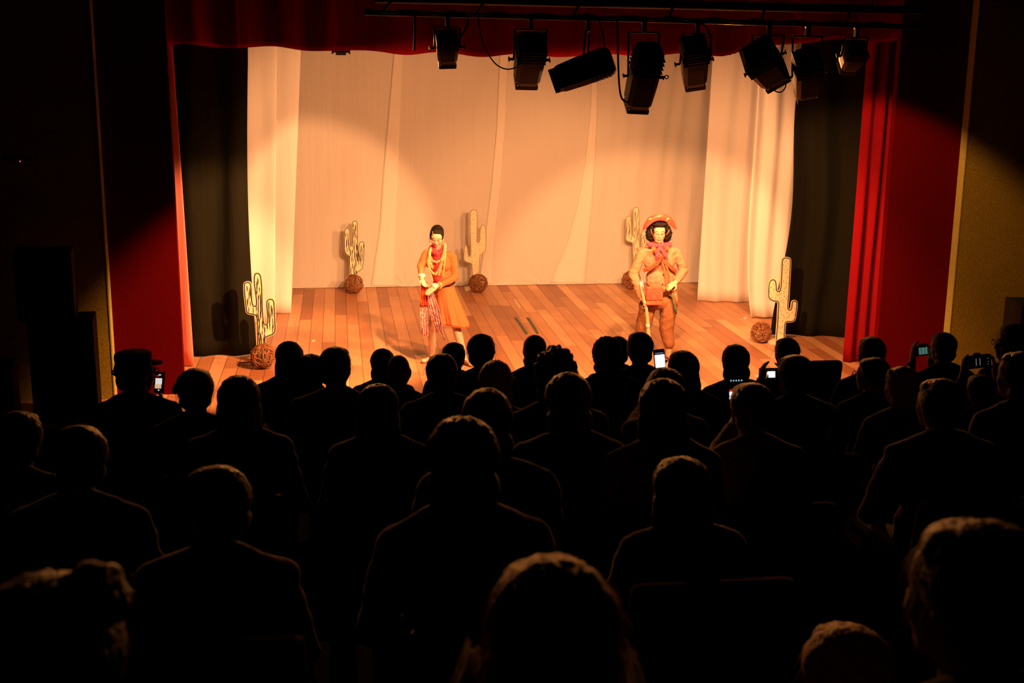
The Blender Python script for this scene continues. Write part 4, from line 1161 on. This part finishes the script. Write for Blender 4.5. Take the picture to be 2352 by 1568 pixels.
        if shells:
            L = 0; last = -1
            for i in range(int(len(W3)*rng[0]), int(len(W3)*rng[1])):
                p = W3[i]; q = W3[min(i+1, len(W3)-1)]; L += (q-p).length
                if L > .017:
                    L = 0; t = (W3[min(i+1, len(W3)-1)]-W3[max(i-1, 0)]).normalized(); nrm = Vector(((W[i][0]-1516)/60, -1, 0)).normalized(); s = t.cross(nrm).normalized()
                    g = G(O); g.tube([p-s*wd*.46+nrm*.010, p+s*wd*.46+nrm*.010], .0062, 8); g.build('cartridge', M['leather_dk'], b)
        return b
    belt([(1499, 566), (1508, 580), (1520, 596), (1534, 608), (1546, 618), (1554, 625)], .044, M['leather'], 'bandolier', True, (.12, .97))
    belt([(1535, 566), (1528, 578), (1520, 592), (1508, 606), (1493, 616), (1477, 621)], .048, M['leather'], 'bandolier', True, (.12, .97))
    belt([(1517, 590), (1525, 615), (1530, 636), (1531, 652)], .022, M['leather'], 'shoulder_strap')
    belt([(1508, 572), (1522, 592), (1536, 626), (1538, 650)], .020, M['leather'], 'shoulder_strap')
    belt([(1483, 661), (1500, 664), (1520, 666), (1540, 664), (1552, 660)], .034, M['leather_dk'], 'waist_belt')
    g = G(O); g.box(A(1524, 666, -.165), (.04, .012, .04), bev=.004); g.build('buckle', M['brass'], root)
    # things he carries
    c = A(1502, 679, -.175); b = empty('shoulder_bag', c, 'orange tooled leather bag hanging at the belly of the hatted man', 'bag')
    g = G(); g.box((0, 0, 0), (.195, .050, .215), bev=.014); g.build('pouch', M['leather'], b)
    g = G(); g.box((0, -.030, .030), (.200, .012, .150), bev=.005); g.tube([(-.08, -.038, .02), (-.03, -.040, -.02), (.0, -.040, .05), (.04, -.040, -.02), (.085, -.038, .03)], .004, 5)
    for k in (-1, 1): g.tube([(k*.045+.02*math.cos(a), -.039, .03+.02*math.sin(a)) for a in [2*PI*q/14 for q in range(14)]], .003, 5, closed=True)
    g.build('flap', M['leather_hat'], b)
    g = G(); g.box((0, -.03, -.095), (.19, .02, .02), bev=.005); g.build('bottom_edge', M['leather_hat'], b)
    c = A(1482, 692, -.175); gun = empty('long_gun', c, 'long gun with pale wooden stock in the right hand of the hatted man', 'gun')
    def L(px, py, dy): return A(px, py, dy)-c
    g = G(); g.tube([L(1474.5, 641, -.19), L(1483, 694, -.175)], .008, 10); g.tube([L(1471.5, 641, -.18), L(1480.5, 694, -.17)], .007, 10); g.build('barrel', M['steel'], gun)
    g = G(); g.cap(L(1471, 648, -.165), .014, L(1481, 700, -.165), .017); g.build('fore_end', M['wood_light'], gun)
    g = G(); rot = None
    P = [L(1480, 690, -.17), L(1484, 706, -.17), L(1487, 730, -.165), L(1489, 760, -.16), L(1491, 788, -.15)]
    g.tube(P, [.017, .018, .020, .023, .028], 14); g.build('stock', M['wood_light'], gun)
    g = G(); g.tube([L(1487.6, 744, -.163), L(1488.5, 752, -.161)], .0245, 14); g.build('tape_band', M['chalk'], gun)
    g = G(); cc = L(1479, 704, -.185); g.tube([cc+Vector((.020*math.cos(a), 0, .018*math.sin(a))) for a in [2*PI*k/14 for k in range(14)]], .0035, 5, closed=True); g.build('trigger_guard', M['steel'], gun)
    c = A(1549, 690, -.12); kn = empty('knife', c, 'long knife in a tan and green sheath at the hip of the hatted man', 'knife')
    def Lk(px, py, dy): return A(px, py, dy)-c
    g = G(); P = [Lk(1545, 670, -.13), Lk(1548, 690, -.13), Lk(1551, 706, -.13), Lk(1553.5, 722, -.13)]; g.tube(P, [.020, .022, .020, .008], 10); g.build('blade_sheath', M['green_blade'], kn)
    g = G(); g.tube([Lk(1549, 668, -.145), Lk(1553, 688, -.145), Lk(1556, 704, -.145)], [.028, .026, .006], 10); g.build('sheath', M['leather'], kn)
    g = G(); g.tube([Lk(1533, 655, -.20), Lk(1545, 668, -.16)], .011, 8); g.build('grip', M['brass'], kn)
build_man()
# ------------------------------------------------------------ the audience
SEAT_G = 'theatre seats in the audience rows'
def seat_meshes(high):
    out = []
    hb = 1.22 if high else .90
    g = G(); g.box((0, .02, .43), (.47, .46, .10), bev=.03); out.append(('seat_cushion', g.mesh(), M['seat_cloth']))
    g = G(); rx = Matrix.Rotation(.16, 3, 'X'); g.box((0, -.255-.05, .40+(hb-.40)/2), (.48, .08, hb-.40), rx, bev=.035); out.append(('backrest', g.mesh(), M['seat_cloth']))
    for s in (-1, 1):
        g = G(); g.box((s*.262, .0, .61), (.045, .36, .035), bev=.012); g.box((s*.262, -.02, .30), (.03, .16, .60), bev=.008); g.box((s*.262, 0, .012), (.06, .30, .024), bev=.004); out.append(('armrest', g.mesh(), M['seat_black']))
    for n, me, m in out: me.materials.append(m)
    return out
SM = {False: seat_meshes(False), True: seat_meshes(True)}
def seat(x, y, z, high=False, label=None, s=1.0):
    r = empty('theatre_seat', (x, y, z), label or 'dark upholstered theatre seat in the unlit audience, mostly hidden under a seated spectator', 'seat', SEAT_G)
    for n, me, m in SM[high]:
        o = bpy.data.objects.new(n, me); C.objects.link(o); o.parent = r
    return r

def arm_ik(sh, hand, out=.10, down=.16):
    d = (hand-sh).length; mid = sh.lerp(hand, .48); slack = math.sqrt(max(0, .275**2-(d/2)**2))
    side = Vector((1 if sh.x > 0 else -1, 0, 0))
    v = (side*out+Vector((0, -.02, -down))).normalized()
    return mid+v*slack
def strands(g, c, Rh, rad, n, seed, length=.05, low=-.09, r=.0007, sidebias=0.0, droop=.5, mi=0):
    rnd = random.Random(seed)
    for k in range(n):
        d = Vector((rnd.gauss(0, 1)+sidebias, rnd.gauss(-.3, .8), rnd.gauss(.35, .8))).normalized()
        p = c+Rh @ Vector((d.x*rad[0], d.y*rad[1]-.015, d.z*rad[2]+.03))
        t = d.cross(Vector((0, 0, 1)));
        t = (d.cross(t)*(1) + Vector((rnd.gauss(0, .3), rnd.gauss(0, .3), -.2))).normalized()
        if t.z > 0: t = -t
        t = (t+d*rnd.uniform(.0, .28)).normalized()
        L = length*rnd.uniform(.5, 1.5); pts = [p+Rh @ (t*L*q/3+Vector((0, 0, -droop*L*(q/3)**2))+d*.0) for q in range(4)]
        g.tube(pts, [r*1.2, r, r, r*.5], 3, mi)
def spectator(px, py, wpx, Y, hair, cloth, label, yaw=0.0, tilt=0.0, build=1.0, arms='lap', hands=None, haircol='hair_crowd', extra=None, neck=1.0, seed=0, vox=.0125, roll=0.0):
    top = at(px, py, Y); zf = rake(Y); fat = {'long': .022, 'curly': .035, 'wavy': .02, 'short': .010, 'bald': 0, 'bun': .014, 'cap': .03, 'bob': .02}[hair]
    hgt = top.z-zf
    s = max(.86, min(1.10, hgt/1.335))
    lift = hgt-1.335*s                      # sits a little higher or lower
    O = Vector((top.x, Y-.02, zf))
    root = empty('person', O, label, 'person', 'seated spectators seen from behind')
    sw = wpx*Y/FPX                          # real width of the head outline
    hs = s
    base = {'short': .160, 'bald': .152, 'bun': .164, 'long': .184, 'curly': .225, 'wavy': .19, 'cap': .175, 'bob': .19}[hair]*hs
    kx = max(.80, min(1.22, sw/base))
    dz = Vector((0, 0, lift))
    def V(x, y, z, lo=False): return Vector((x*s*build, y*s, z*s))+(dz if not lo else dz*0)
    hc = Vector((0, .02*s, 1.335*s+lift-.122*hs-(.006+fat*.35)*hs)); f = Vector((math.sin(-yaw)*-1, math.cos(yaw), tilt)); Rh = frame(f, (roll, 0, 1))
    g = G(); head_prims(g, hc, Rh, hs)
    shz = 1.03-.02*(neck-1)
    g.cap(V(0, -.035, 1.04), .058*s*build, hc+Vector((0, -.015, -.04)), .052*s)
    g.ell(V(0, -.04, .90), (.155*s*build, .105*s, .17*s)); g.ell(V(0, -.04, .68), (.14*s*build, .11*s, .19*s)); g.ell(V(0, -.02, .54), (.165*s*build, .13*s, .11*s))
    shL, shR = V(-.170, -.035, 1.0), V(.170, -.035, 1.0)
    H_ = {}
    if hands:
        for k, p in hands.items(): H_[k] = Vector(p)-O
    for k, sh in ((-1, shL), (1, shR)):
        if k in H_: hd = H_[k]; el = arm_ik(sh, hd)
        else: hd = V(k*.10, .30, .63); el = V(k*.235, .03, .73)
        g.cap(sh, .050*s, el, .040*s); g.cap(el, .039*s, hd, .026*s); H_[k] = hd
        H_[k*10] = el; H_[k*100] = sh
        up = k in (hands or {})
        hand_prims(g, hd, (0, .25, 1) if up else (-.2*k, 1, -.25), (-k, .1, 0) if up else (0, .05, -1), .95*s, .7 if up else .45, k)
    for k in (-1, 1):
        hip, kn, an = V(k*.09, .0, .52), V(k*.11, .43, .50), Vector((k*.11*s, .46*s, .085*s))
        g.cap(hip, .085*s*build, kn, .058*s); g.cap(kn, .055*s, an, .036*s); g.cap(Vector((k*.11*s, .44*s, .045*s)), .036*s, Vector((k*.125*s, .60*s, .035*s)), .030*s)
    me = g.remesh(vox, 1); 
    for v in me.vertices:
        if v.co.z < .006: v.co.z = .006
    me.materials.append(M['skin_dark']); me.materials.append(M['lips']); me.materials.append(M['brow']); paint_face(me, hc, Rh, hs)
    link('body', me, root)
    # clothes
    g = G()
    for k in (-1, 1): g.cap(V(k*.035, -.05, 1.085), .045*s, V(k*.165, -.038, 1.005), .060*s)
    g.cap(shL, .066*s, shR, .066*s); g.ell(V(0, -.045, .97), (.15*s*build, .105*s, .10*s))
    g.ell(V(0, -.045, .88), (.178*s*build, .125*s, .18*s)); g.ell(V(0, -.04, .66), (.165*s*build, .132*s, .20*s)); g.cap(V(-.05, -.045, 1.035), .05*s, V(.05, -.045, 1.035), .05*s)
    for k in (-1, 1):
        g.cap(H_[k*100], .064*s, H_[k*10], .053*s); g.cap(H_[k*10], .052*s, H_[k*10].lerp(H_[k], .82), .036*s)
    if extra == 'hood': g.ell(V(0, -.13, 1.01), (.13*s, .05*s, .09*s))
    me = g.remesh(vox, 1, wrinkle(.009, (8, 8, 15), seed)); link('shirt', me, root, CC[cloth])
    g = G(); g.ell(V(0, -.02, .55), (.180*s*build, .145*s, .12*s))
    for k in (-1, 1):
        hip, kn, an = V(k*.09, .0, .53), V(k*.11, .43, .50), Vector((k*.11*s, .46*s, .12*s)); g.cap(hip, .098*s*build, kn, .072*s); g.cap(kn, .070*s, an, .052*s)
    me = g.remesh(vox*1.25, 1); link('trousers', me, root, CC['denim'])
    for k in (-1, 1):
        g = G(); g.cap(Vector((k*.11*s, .43*s, .050)), .044*s, Vector((k*.127*s, .61*s, .046)), .040*s, 10); g.box(Vector((k*.118*s, .52*s, .016)), (.085*s, .28*s, .026), bev=.008); g.build('shoe', M['seat_black'], root)
    # hair
    def HP(x, y, z): return hc+Rh @ (Vector((x*(kx if hair != 'bald' else 1), y, z))*hs)
    g = G()
    def E(p, r): g.ell(HP(*p), (r[0]*hs*kx, r[1]*hs, r[2]*hs), Rh)
    amp = .0025; fq = (85, 85, 40)
    if hair in ('short', 'bun', 'cap'):
        E((0, -.022, .034), (.080, .098, .092)); E((0, -.055, -.030), (.068, .055, .055)); E((0, .022, .078), (.064, .055, .035))
    if hair == 'bun': E((-.02, -.10, .10), (.038, .038, .036)); amp = .006
    if hair == 'long':
        E((0, -.022, .036), (.088, .104, .094)); E((0, -.05, -.06), (.090, .07, .10)); g.cap(HP(0, -.07, -.06), .080*hs*kx, HP(0, -.105, -.28), .062*hs*kx)
        for k in (-1, 1): g.cap(HP(k*.058, -.03, -.02), .036*hs, HP(k*.070, -.075, -.27), .034*hs)
        E((0, .03, .08), (.062, .05, .034)); amp = .004; fq = (70, 70, 7)
    if hair == 'bob':
        E((0, -.02, .034), (.092, .106, .094)); E((0, -.045, -.06), (.092, .075, .085)); E((0, .03, .08), (.062, .05, .034)); amp = .0045; fq = (75, 75, 12)
    if hair == 'wavy':
        E((0, -.022, .036), (.092, .106, .098)); E((0, -.05, -.045), (.086, .07, .075)); E((0, .03, .08), (.066, .05, .038)); amp = .010; fq = (42, 42, 30)
    if hair == 'curly':
        E((0, -.025, .034), (.110, .118, .108)); E((0, -.05, -.05), (.098, .08, .08)); E((0, .04, .085), (.07, .05, .04)); amp = .020; fq = (38, 38, 38)
    if hair != 'bald':
        me = g.remesh(.008 if Y > 2 else .007, 1, wrinkle(amp, fq, seed+3))
        n_st = {'curly': 260, 'wavy': 160, 'long': 120, 'bob': 160}.get(hair, 60)
        g2 = G(); strands(g2, hc, Rh, (.082*hs*kx, .098*hs, .095*hs) if hair != 'curly' else (.108*hs*kx, .115*hs, .108*hs), n_st if Y > 2.2 else 700, seed, .035 if hair != 'curly' else .05, r=.0008 if Y > 2.2 else .0006)
        bm = bmesh.new(); bm.from_mesh(me); m2 = g2.mesh(); bm.from_mesh(m2); bm.to_mesh(me); bm.free()
        for p in me.polygons: p.use_smooth = True
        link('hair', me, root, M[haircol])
    if hair == 'cap':
        g = G(); g.lathe([(.088, .015), (.094, .05), (.099, .090), (.096, .112), (.080, .122), (.001, .126)], n=28)
        for q in range(len(g.v)): v = g.v[q]; g.v[q] = hc+Rh @ (Vector((v.x*kx*.88, v.y*1.0-.012, v.z*.86+.018))*hs)
        c_ = g.build('cap', CC['black'], root)
        g = G(); g.ell(HP(0, .100, .045), (.060*hs, .055*hs, .009*hs), Rh); g.build('cap_peak', CC['black'], c_)
        g = G(); g.tube([HP(.096*math.cos(a), -.012+.112*math.sin(a), .020) for a in [2*PI*k/32 for k in range(32)]], .006, 6, closed=True); g.build('cap_band', CC['grey'], c_)
    if extra == 'glasses' or extra == 'cap_glasses':
        g = G()
        for k in (-1, 1):
            g.tube([hc+Rh @ (Vector((k*.031+.023*math.cos(a), .104, .004+.018*math.sin(a)))*hs) for a in [2*PI*q/18 for q in range(18)]], .0022, 5, closed=True)
            g.tube([hc+Rh @ (Vector((k*.054, .102, .008))*hs), hc+Rh @ (Vector((k*.084, .02, .010))*hs), hc+Rh @ (Vector((k*.086, -.01, -.002))*hs)], .0022, 5)
        g.tube([hc+Rh @ (Vector((-.009, .106, .008))*hs), hc+Rh @ (Vector((.009, .106, .008))*hs)], .0022, 5)
        g.build('glasses', M['seat_black'], root)
    if extra == 'bun_top':
        g = G(); g.ell(HP(.055, -.06, .115), (.045, .045, .040)); me = g.remesh(.007, 1, wrinkle(.008, (60, 60, 60))); link('hair_bun', me, root, M[haircol])
    if extra == 'scrunchie':
        g = G(); g.ell(HP(-.080, -.05, .03), (.014, .02, .024)); me = g.remesh(.006, 1, wrinkle(.010, (70, 70, 70))); link('scrunchie', me, root, CC['black'])
    if extra == 'earring':
        g = G(); g.ell(HP(-.080, .0, -.05), .008); g.build('earring', M['gold'], root)
    if extra == 'collar':
        g = G(); g.tube([V(.085*math.cos(a), -.04+.075*math.sin(a), 1.065) for a in [2*PI*k/24 for k in range(24)]], .018, 8, closed=True); g.build('collar', CC[cloth], root)
    return root, O, hc, Rh

def phone(px, py, Y, wd, ht, rz, label, screen, tilt=0.0):
    """phone or camera held up; its screen faces the back of the hall"""
    c = at(px, py, Y); r = empty('phone', c, label, 'phone', 'phones held up in the audience', 0); r.rotation_euler = (-.18, rz, tilt)
    g = G(); g.box((0, 0, 0), (wd, .009, ht), bev=.004); g.build('phone_case', M['seat_black'], r)
    g = G(); g.box((0, -.0052, 0), (wd*.90, .0012, ht*.92)); s = g.build('screen', M['scr_off'], r)
    for (x, z, a, b, m) in screen:
        g = G(); g.box((x*wd, -.0064, z*ht), (a*wd, .0010, b*ht)); g.build('screen_image', M[m], s)
    return r
def emi(n, c, s): M[n] = mat(n, tuple(x*.1 for x in c), .4, emis=c, estr=s)
M['scr_off'] = mat('dark_screen', (.004, .004, .005), .25)
emi('scr_white', (.95, .95, 1.0), 1.25); emi('scr_violet', (.55, .5, .9), .8); emi('scr_pale', (.85, .85, .78), .8); emi('scr_orange', (.95, .55, .28), .75)
emi('scr_red', (.9, .03, .04), .5); emi('scr_pink', (1, .55, .45), .9); emi('scr_teal', (.10, .26, .20), .55); emi('scr_tealdk', (.05, .13, .11), .4); emi('scr_icon', (.55, .75, .8), .9); emi('scr_grey', (.25, .25, .25), .35)

P_ = spectator
def HW(px, py, Y): return at(px, py, Y)
# back rows (nearest the camera) to front rows: px, py of the head top, outline width, depth
crowd = [
 (92, 1305, 390, 1.45, 'bob', 'black', 'blurred large head at the bottom left corner, nearest the camera', dict(extra='bun_top', yaw=-.2, seed=43, vox=.010)),
 (1268, 1266, 360, 1.50, 'long', 'black', 'large long-haired head at the bottom centre, with whitish wisps at its left side', dict(haircol='hair_fair_lit', seed=44, vox=.010)),
 (2250, 1180, 330, 1.50, 'short', 'navy', 'large short-haired head at the bottom right edge, taller than the grey-haired one', dict(yaw=-.5, seed=46, vox=.010, extra='hood')),
 (1945, 1425, 290, 2.25, 'bob', 'black', 'rounded head at the bottom right, low and in front of the tall right edge spectator', dict(haircol='hair_fair_lit', seed=45)),
 (1062, 948, 186, 3.05, 'bob', 'black', 'round-headed spectator in the centre, directly before the blurred bottom centre head', dict(seed=38)),
 (1565, 1042, 160, 3.45, 'long', 'grey', 'long-haired spectator right of centre, third nearest row, below the tall dark head', dict(seed=39)),
 (490, 1062, 150, 3.10, 'short', 'brown', 'spectator at left with light catching the crown and the right cheek', dict(yaw=-.75, seed=42)),
 (175, 970, 150, 3.90, 'short', 'black', 'spectator at far left, his scalp lit along the right side', dict(yaw=-.3, seed=40)),
 (38, 938, 130, 4.55, 'short', 'grey', 'spectator cut by the left edge of the view, below the brown cabinet', dict(seed=41)),
 (1118, 884, 130, 3.90, 'bob', 'black', 'broad dark head left of centre, just behind the fuzzy-haired spectator', dict(seed=33)),
 (1305, 849, 120, 4.62, 'bob', 'black', 'tall dark head with smooth hair in the centre, below the curly-haired spectator', dict(neck=1, seed=34)),
 (1522, 863, 128, 4.42, 'long', 'tan', 'long-haired spectator with pale sleeves below the raised small white phone', dict(seed=35)),
 (1727, 873, 112, 4.66, 'short', 'grey', 'spectator holding up a phone at left of the head, red and white on screen', dict(seed=37, arms='phone')),
 (2160, 864, 122, 4.60, 'short', 'black', 'broad-necked spectator at right, lit on the left cheek and neck', dict(yaw=-.35, build=1.12, seed=31)),
 (867, 876, 106, 5.25, 'long', 'brown', 'long-haired spectator left of centre with a bright rim on the right shoulder', dict(seed=32)),
 (547, 856, 104, 5.35, 'long', 'black', 'long-haired spectator at left beside the one with a hair scrunchie', dict(seed=3)),
 (1275, 796, 98, 5.40, 'curly', 'black', 'curly-haired spectator near the centre with stray curls against the stage floor', dict(seed=14)),
 (2345, 802, 112, 5.25, 'bob', 'brown', 'spectator cut by the right edge, with a lit cheek, under the bespectacled profile', dict(yaw=-.5, seed=30)),
 (447, 841, 88, 6.10, 'short', 'black', 'spectator with a hair scrunchie at left, against the red wall', dict(extra='scrunchie', seed=2)),
 (1138, 822, 84, 6.10, 'bob', 'tan', 'spectator with fuzzy light-edged hair left of the centre, behind the man with glasses', dict(haircol='hair_fair_lit', seed=12)),
 (1828, 810, 90, 6.10, 'short', 'black', 'spectator holding a phone sideways, right of centre, beside the empty seat back', dict(seed=22, arms='phone')),
 (1528, 840, 100, 5.95, 'bob', 'brown', 'spectator holding a small phone up high below the man on stage', dict(seed=36, arms='phone')),
 (2072, 840, 88, 6.10, 'wavy', 'brown', 'spectator with wavy fair hair lit on the left, at right', dict(haircol='hair_fair_lit', yaw=-.3, seed=26)),
 (309, 800, 80, 6.85, 'cap', 'green', 'man with a peaked cap and glasses filming with a phone at the far left', dict(yaw=.85, extra='cap_glasses', seed=1, arms='phone')),
 (770, 791, 76, 6.85, 'short', 'grey', 'spectator in a striped top with short quiffed hair, right of the ponytail woman', dict(yaw=.25, build=1.1, seed=6)),
 (1014, 807, 78, 6.75, 'short', 'black', 'short-haired spectator with an ear showing at left, below the woman performer', dict(seed=9)),
 (1568, 801, 80, 6.85, 'long', 'black', 'long-haired spectator right of the raised small phone', dict(yaw=-.2, seed=19)),
 (2005, 817, 80, 6.85, 'short', 'black', 'spectator with glasses turned to the left, in front of the fair wavy-haired one', dict(yaw=-.7, extra='glasses', seed=25)),
 (2328, 742, 78, 7.65, 'short', 'black', 'bespectacled spectator in profile facing left near the right speaker', dict(yaw=-1.45, extra='glasses', seed=29)),
 (2252, 856, 76, 6.90, 'short', 'black', 'spectator holding a camera above the head beside the profile with glasses', dict(seed=28, arms='camera')),
 (712, 809, 74, 7.65, 'bun', 'black', 'woman with a small top knot behind the spectator with a quiff at left', dict(haircol='hair_crowd', seed=5)),
 (1395, 770, 76, 7.55, 'wavy', 'black', 'wavy-haired spectator left of the dark head before the hatted man', dict(seed=15)),
 (1690, 787, 70, 7.60, 'bob', 'black', 'spectator with a smooth bob against the boards, left of the tall right cactus', dict(seed=20)),
 (2003, 769, 66, 7.60, 'short', 'black', 'close-cropped spectator in front of the red wall at right', dict(build=1.05, seed=24)),
 (662, 780, 70, 8.40, 'long', 'black', 'spectator with long curling hair beside the leftmost twig ball', dict(seed=4, yaw=-.2)),
 (915, 811, 72, 7.75, 'bald', 'brown', 'bald spectator with the right ear showing, left of centre', dict(seed=8, extra='collar')),
 (1106, 763, 68, 8.20, 'short', 'brown', 'man with glasses and short hair right of the woman performer\'s legs', dict(extra='glasses', yaw=.25, seed=11)),
 (1470, 759, 66, 8.30, 'short', 'brown', 'short-haired spectator directly before the gun of the hatted man', dict(seed=17)),
 (1808, 772, 62, 8.40, 'short', 'black', 'spectator before the tall right cactus, left of the empty seat back', dict(seed=21)),
 (2168, 760, 64, 8.30, 'short', 'black', 'spectator raising a small camera with a teal screen, before the ochre wall', dict(seed=27, arms='camera')),
 (878, 797, 60, 8.95, 'bob', 'black', 'dark head partly covered by the bald spectator', dict(seed=7)),
 (1043, 783, 58, 9.20, 'short', 'black', 'small dark head between the woman performer\'s feet', dict(yaw=.3, seed=10)),
 (1228, 766, 58, 9.10, 'bob', 'black', 'dark head below the tape strips on the stage floor', dict(seed=13)),
 (1419, 769, 54, 9.15, 'short', 'brown', 'small head peeking between two darker heads before the hatted man', dict(seed=16)),
]
used = []
for (px, py, wp, Y, hair, cloth, lab, kw) in crowd:
    kw = dict(kw); mode = kw.pop('arms', None)
    hands = None
    if mode == 'phone':
        ph = {1727: [(1, -1, 1690, 948, 5.05)], 1828: [(1, -1, 1748, 874, 6.52), (1, 1, 1798, 876, 6.52)], 1528: [(1, -1, 1517, 868, 6.53)], 309: [(1, 1, 370, 924, 7.24)]}[px]
        hands = {k: HW(a, b, d)-Vector((0, .015, .03)) for (_, k, a, b, d) in ph}
    elif mode == 'camera':
        ph = {2252: [(-1, 2212, 838, 7.18), (1, 2284, 836, 7.18)], 2168: [(-1, 2096, 812, 8.62), (1, 2136, 816, 8.62)]}[px]
        hands = {k: HW(a, b, d)-Vector((0, .015, .05)) for (k, a, b, d) in ph}
    r, O, hc, Rh = P_(px, py, wp, Y, hair, cloth, lab, hands=hands, **kw)
    used.append((O.x, O.y, O.z))
    if px == 1268:      # whitish flyaway locks at the side of the nearest head
        rnd = random.Random(3); gl = {-1: G(), 1: G()}
        for k in range(260):
            sd = -1 if k < 200 else 1; g = gl[sd]
            a = hc+Vector((sd*(.094+rnd.uniform(0, .016)), rnd.uniform(-.04, .03), rnd.uniform(-.10, .0)))
            L = rnd.uniform(.05, .12); g.tube([a, a+Vector((sd*.010, -.01, -L*.35)), a+Vector((sd*(.014+rnd.uniform(0, .012)), -.01, -L*.7)), a+Vector((sd*(.008+rnd.uniform(-.01, .02)), -.01, -L))], [.0018, .0018, .0014, .0005], 3)
        for sd in (-1, 1): gl[sd].build('grey_lock', M['hair_grey'], r)
for (x, y, z) in used: seat(x, y-.02, z)
p = at(1862, 834, 9.25); seat(p.x, 9.55, rake(9.55), True, 'empty seat with a high rounded back right of the spectators holding phones')
# phones and cameras
phone(366, 878, 7.22, .060, .125, .12, 'upright phone filming the stage, held by the man with the peaked cap', [(-.08, .06, .62, .28, 'scr_pale'), (-.12, -.18, .60, .20, 'scr_orange'), (0, .36, .22, .05, 'scr_pink'), (-.2, .31, .3, .04, 'scr_red'), (-.05, -.36, .12, .06, 'scr_icon')], .25)
phone(1515, 825, 6.52, .066, .115, -.09, 'small upright phone with a blank white screen below the hatted man', [(0, -.08, .84, .62, 'scr_white')]+[(-.30+.12*k, .31, .06, .035, 'scr_violet') for k in range(6)])
phone(1692, 902, 5.14, .082, .165, 0, 'upright phone with a red and white screen left of a short-haired head', [(0, -.06, .86, .20, 'scr_white'), (0, .07, .86, .07, 'scr_red')]+[(-.34+.15*k, .34, .06, .03, 'scr_icon') for k in range(5)])
phone(1772, 860, 6.60, .150, .078, 0, 'phone held sideways with a small bright picture, beside a dark head', [(-.02, .02, .30, .46, 'scr_white'), (-.19, .0, .04, .40, 'scr_orange')]+[(-.41, .38-.19*k, .03, .06, 'scr_icon') for k in range(5)])
def camera(px, py, Y, label, cols, wd=.12, ht=.075, sx=0.0):
    c = at(px, py, Y); r = empty('handheld_camera', c, label, 'camera', 'cameras held up in the audience'); r.rotation_euler = (-.15, -.08, 0)
    g = G(); g.box((0, 0, 0), (wd, .045, ht), bev=.008); g.box((.0, 0, ht*.55), (.035, .035, .018), bev=.004); g.build('camera_body', M['seat_black'], r)
    g = G(); g.lathe([(.028, 0), (.030, .03), (.026, .05), (.02, .052)], rot=Matrix.Rotation(-PI/2, 3, 'X'), c=(0, .02, 0)); g.build('camera_lens', M['seat_black'], r)
    g = G(); g.box((sx, -.024, .0), (.068, .003, .052)); s = g.build('screen', M[cols[0]], r)
    for k, (x, m) in enumerate(((-.012, cols[1]), (.014, cols[1]))):
        g = G(); g.box((sx+x, -.0262, 0), (.006, .001, .046)); g.build('screen_image', M[m], s)
    for x, z in ((wd*.36, .018), (wd*.38, -.004), (wd*.36, -.02)):
        g = G(); g.ell((x+sx*.2, -.024, z), .0035, nu=8, nv=6); g.build('button', M['scr_grey'], r)
camera(2117, 805, 8.66, 'small camera with a teal screen held up before the red wall at right', ('scr_teal', 'scr_tealdk'))
camera(2245, 830, 7.24, 'dark camera with lit buttons held up before the ochre wall at right', ('scr_off', 'scr_grey'), .17, .085, -.01)

bpy.data.scenes.remove(SCR)
